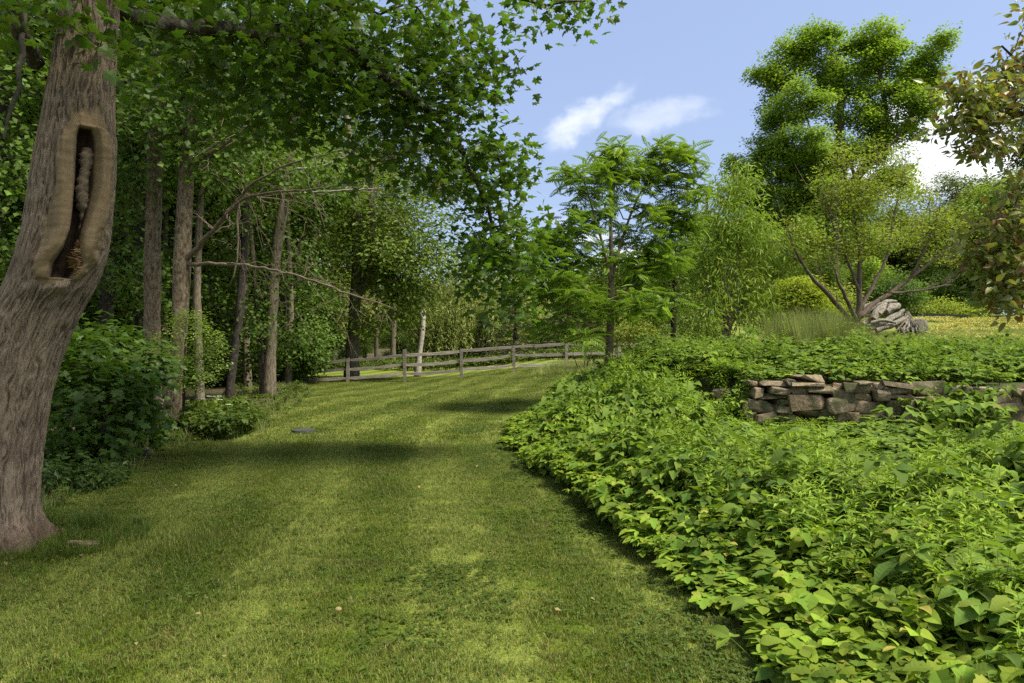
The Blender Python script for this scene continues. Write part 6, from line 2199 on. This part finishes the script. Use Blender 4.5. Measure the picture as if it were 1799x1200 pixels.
for k, (px, py, d, lab) in enumerate([(1560, 978, 4.4, 'flat white flower head, upper one of a close pair on the bank'), (1557, 989, 4.3, 'flat white flower head, lower one of a close pair on the bank'), (1778, 1038, 3.9, 'white flower head near the right frame side'), (1735, 1052, 3.8, 'white flower head just left of the last goldenrods')]):
    umbel(px, py, d, lab, k, .038)
for k in range(12):
    r = np.random.default_rng(k + 60)
    umbel(350 + k * 8 + r.uniform(-4, 4), 712 - 22 * math.exp(-((k - 3) / 3) ** 2) + k * .8 + r.uniform(-4, 4), 12.8 + r.uniform(-.5, .6), 'small white flower head in the weeds before the dark wood', k + 60, .045, 'white flowers before the wood')

# ------------------------------------------------------------------ small things
def curve_thing(name, rows, label, cat, mat, sides=8, sag=0.0):
    s = resample(A([[*P(px, py, d), hw / 1200 * d] for px, py, d, hw in rows]), .08)
    mb = MB()
    r = np.random.default_rng(len(label))
    tube(mb, s[:, :3], s[:, 3], sides, rough=.05, rng=r)
    return link(name, mb.mesh(name, M[mat], s[0, :3], smooth=True), None, s[0, :3], label=label, cat=cat)


# fallen branch beside the wood: rests on the ground
fb = A([[-5.85, 9.75, .10, .03], [-5.6, 9.6, .06, .045], [-5.3, 9.45, .04, .06], [-5.0, 9.40, .045, .065]])
fb[:, 2] += H(fb[:, 0], fb[:, 1])
fb = resample(fb, .06)
mb = MB()
tube(mb, fb[:, :3], fb[:, 3], 10, rough=.08, rng=rng)
link('fallen_branch', mb.mesh('fallen_branch', M['limb'], fb[0, :3], smooth=True), None, fb[0, :3], label='mossy fallen branch lying at the edge of the wood', cat='log')
# bark scrap by the trunk foot
o = link('bark_piece', rock_mesh('bark_piece', .26, .09, .035, 55, mat='bark_red', k=26), None, (-3.33, 5.33, .02), label='curled piece of bark on the grass by the big trunk', cat='bark piece')
o.rotation_euler = (0, .05, .35)
# round slate cover in the lawn
bm = bmesh.new()
bmesh.ops.create_cone(bm, cap_ends=True, segments=28, radius1=.20, radius2=.19, depth=.05)
me = bpy.data.meshes.new('drain_cover')
bm.to_mesh(me)
bm.free()
me.materials.append(M['slab'])
px, d = 533, 11.9
x = (px - 899.5) / 1200 * d
o = link('drain_cover', me, None, (x, d, Hs(x, d) + .025), label='dark round cover set flush in the mown lawn', cat='cover')
# little stub of wood & pale mushroom in the lawn
bm = bmesh.new()
bmesh.ops.create_uvsphere(bm, u_segments=14, v_segments=8, radius=.02)
for v in bm.verts:
    v.co.z = max(v.co.z * .7, -.004)
me = bpy.data.meshes.new('mushroom')
bm.to_mesh(me)
bm.free()
me.materials.append(M['duff_y'])
me.polygons.foreach_set('use_smooth', [True] * len(me.polygons))
x = (594 - 899.5) / 1200 * 3.95
link('mushroom', me, None, (x, 3.95, .05), label='small pale round mushroom in the near lawn', cat='mushroom')
# garden poles
def iron(rows, label, hook=False):
    s = resample(A([[*P(px, py, d), .008] for px, py, d in rows]), .06)
    s[0, 2] = Hs(s[0, 0], s[0, 1]) - .1
    mb = MB()
    tube(mb, s[:, :3], s[:, 3], 7)
    link('garden_pole', mb.mesh('garden_pole', M['black'], s[0, :3]), None, s[0, :3], label=label, cat='garden pole')


iron([(1301, 620, 16.4), (1298, 560, 16.4), (1293, 480, 16.4), (1288, 472, 16.4), (1280, 474, 16.4), (1277, 482, 16.4)], 'tall thin black iron pole with curled top beside the peach')
iron([(1271, 622, 16.0), (1272, 590, 16.0), (1272, 572, 16.0)], 'short black stake at the foot of the peach')
# black edging rail on the rise
mb = MB()
pts = A([[*P(px, py, 33.5)] for px, py in ((1585, 550), (1610, 552), (1640, 553), (1670, 554), (1700, 555))])
for a_, b__ in zip(pts[:-1], pts[1:]):
    c = (a_ + b__) / 2
    box(mb, c, (abs(b__[0] - a_[0]) + .01, .06, .10), 0, math.atan2(-(b__[2] - a_[2]), b__[0] - a_[0]))
for p in pts:
    z0 = Hs(p[0], p[1])
    tube(mb, A([[p[0], p[1], min(z0, p[2]) - .1], [p[0], p[1], p[2] + .05]]), [.03, .03], 5)
link('garden_edging', mb.mesh('garden_edging', M['black'], pts[0]), None, pts[0], label='low black rail behind the yellow stonecrop', cat='edging')
# pale blue bucket half hidden behind the grass
bm = bmesh.new()
bmesh.ops.create_cone(bm, cap_ends=False, segments=20, radius1=.12, radius2=.16, depth=.40)
bmesh.ops.create_circle(bm, cap_ends=True, segments=20, radius=.12, matrix=Matrix.Translation((0, 0, -.19)))
me = bpy.data.meshes.new('bucket')
bm.to_mesh(me)
bm.free()
me.materials.append(M['bluebucket'])
x = (1345 - 899.5) / 1200 * 19.6
o = link('bucket', None, None, (x, 19.6, Hs(x, 19.6) + .2), label='pale blue bucket half hidden behind the tall grass', cat='bucket')
link('body', me, o)
mb = MB()
a = np.linspace(0, math.pi, 12)
tube(mb, np.stack([np.cos(a) * .16, 0 * a, .19 + np.sin(a) * .13], -1), np.full(12, .006), 6)
link('handle', mb.mesh('handle', M['black']), o)

mb = MB()
r = np.random.default_rng(88)
n = 420
a = r.uniform(0, 6.28, n)
q = .42 + np.abs(r.normal(0, .22, n))
X, Y = -4.05 + np.cos(a) * q * 1.15, 5.42 + np.sin(a) * q * .8
nn = A([0, 0, 1.0]) + .3 * r.standard_normal((n, 3))
leaves(mb, T_OVAL, np.stack([X, Y, H(X, Y) + .025], -1), nn, r.standard_normal((n, 3)) * A([1, 1, .1]), r.uniform(.02, .06, n), .5)
link('bark_litter', mb.mesh('bark_litter', M['duff']), kind='stuff', label='brown bark and leaf litter round the foot of the hollow maple')
# fallen leaves and twigs on the lawn
mb = MB()
n = 70
Y = rng.uniform(3, 18, n)
X = rng.uniform(-.6, .2, n) * Y
k = (edge_s(X, Y) < -.1) & (left_s(X, Y) < 0)
X, Y = X[k], Y[k]
n = len(X)
nn = A([0, 0, 1.0]) + .25 * rng.standard_normal((n, 3))
dd = rng.standard_normal((n, 3)) * A([1, 1, .1])
leaves(mb, T_MED, np.stack([X, Y, H(X, Y) + .035], -1), nn, dd, rng.uniform(.018, .04, n), .5)
me = mb.mesh('fallen_leaves', [M['duff'], M['duff_y']])
me.polygons.foreach_set('material_index', np.repeat(rng.integers(0, 2, n), len(T_MED[1])).astype(np.int32))
link('fallen_leaves', me, kind='stuff', label='scattered brown and yellow fallen leaves on the lawn')
print('tris', sum(len(m.polygons) for m in bpy.data.meshes), 'objects', len(bpy.data.objects))
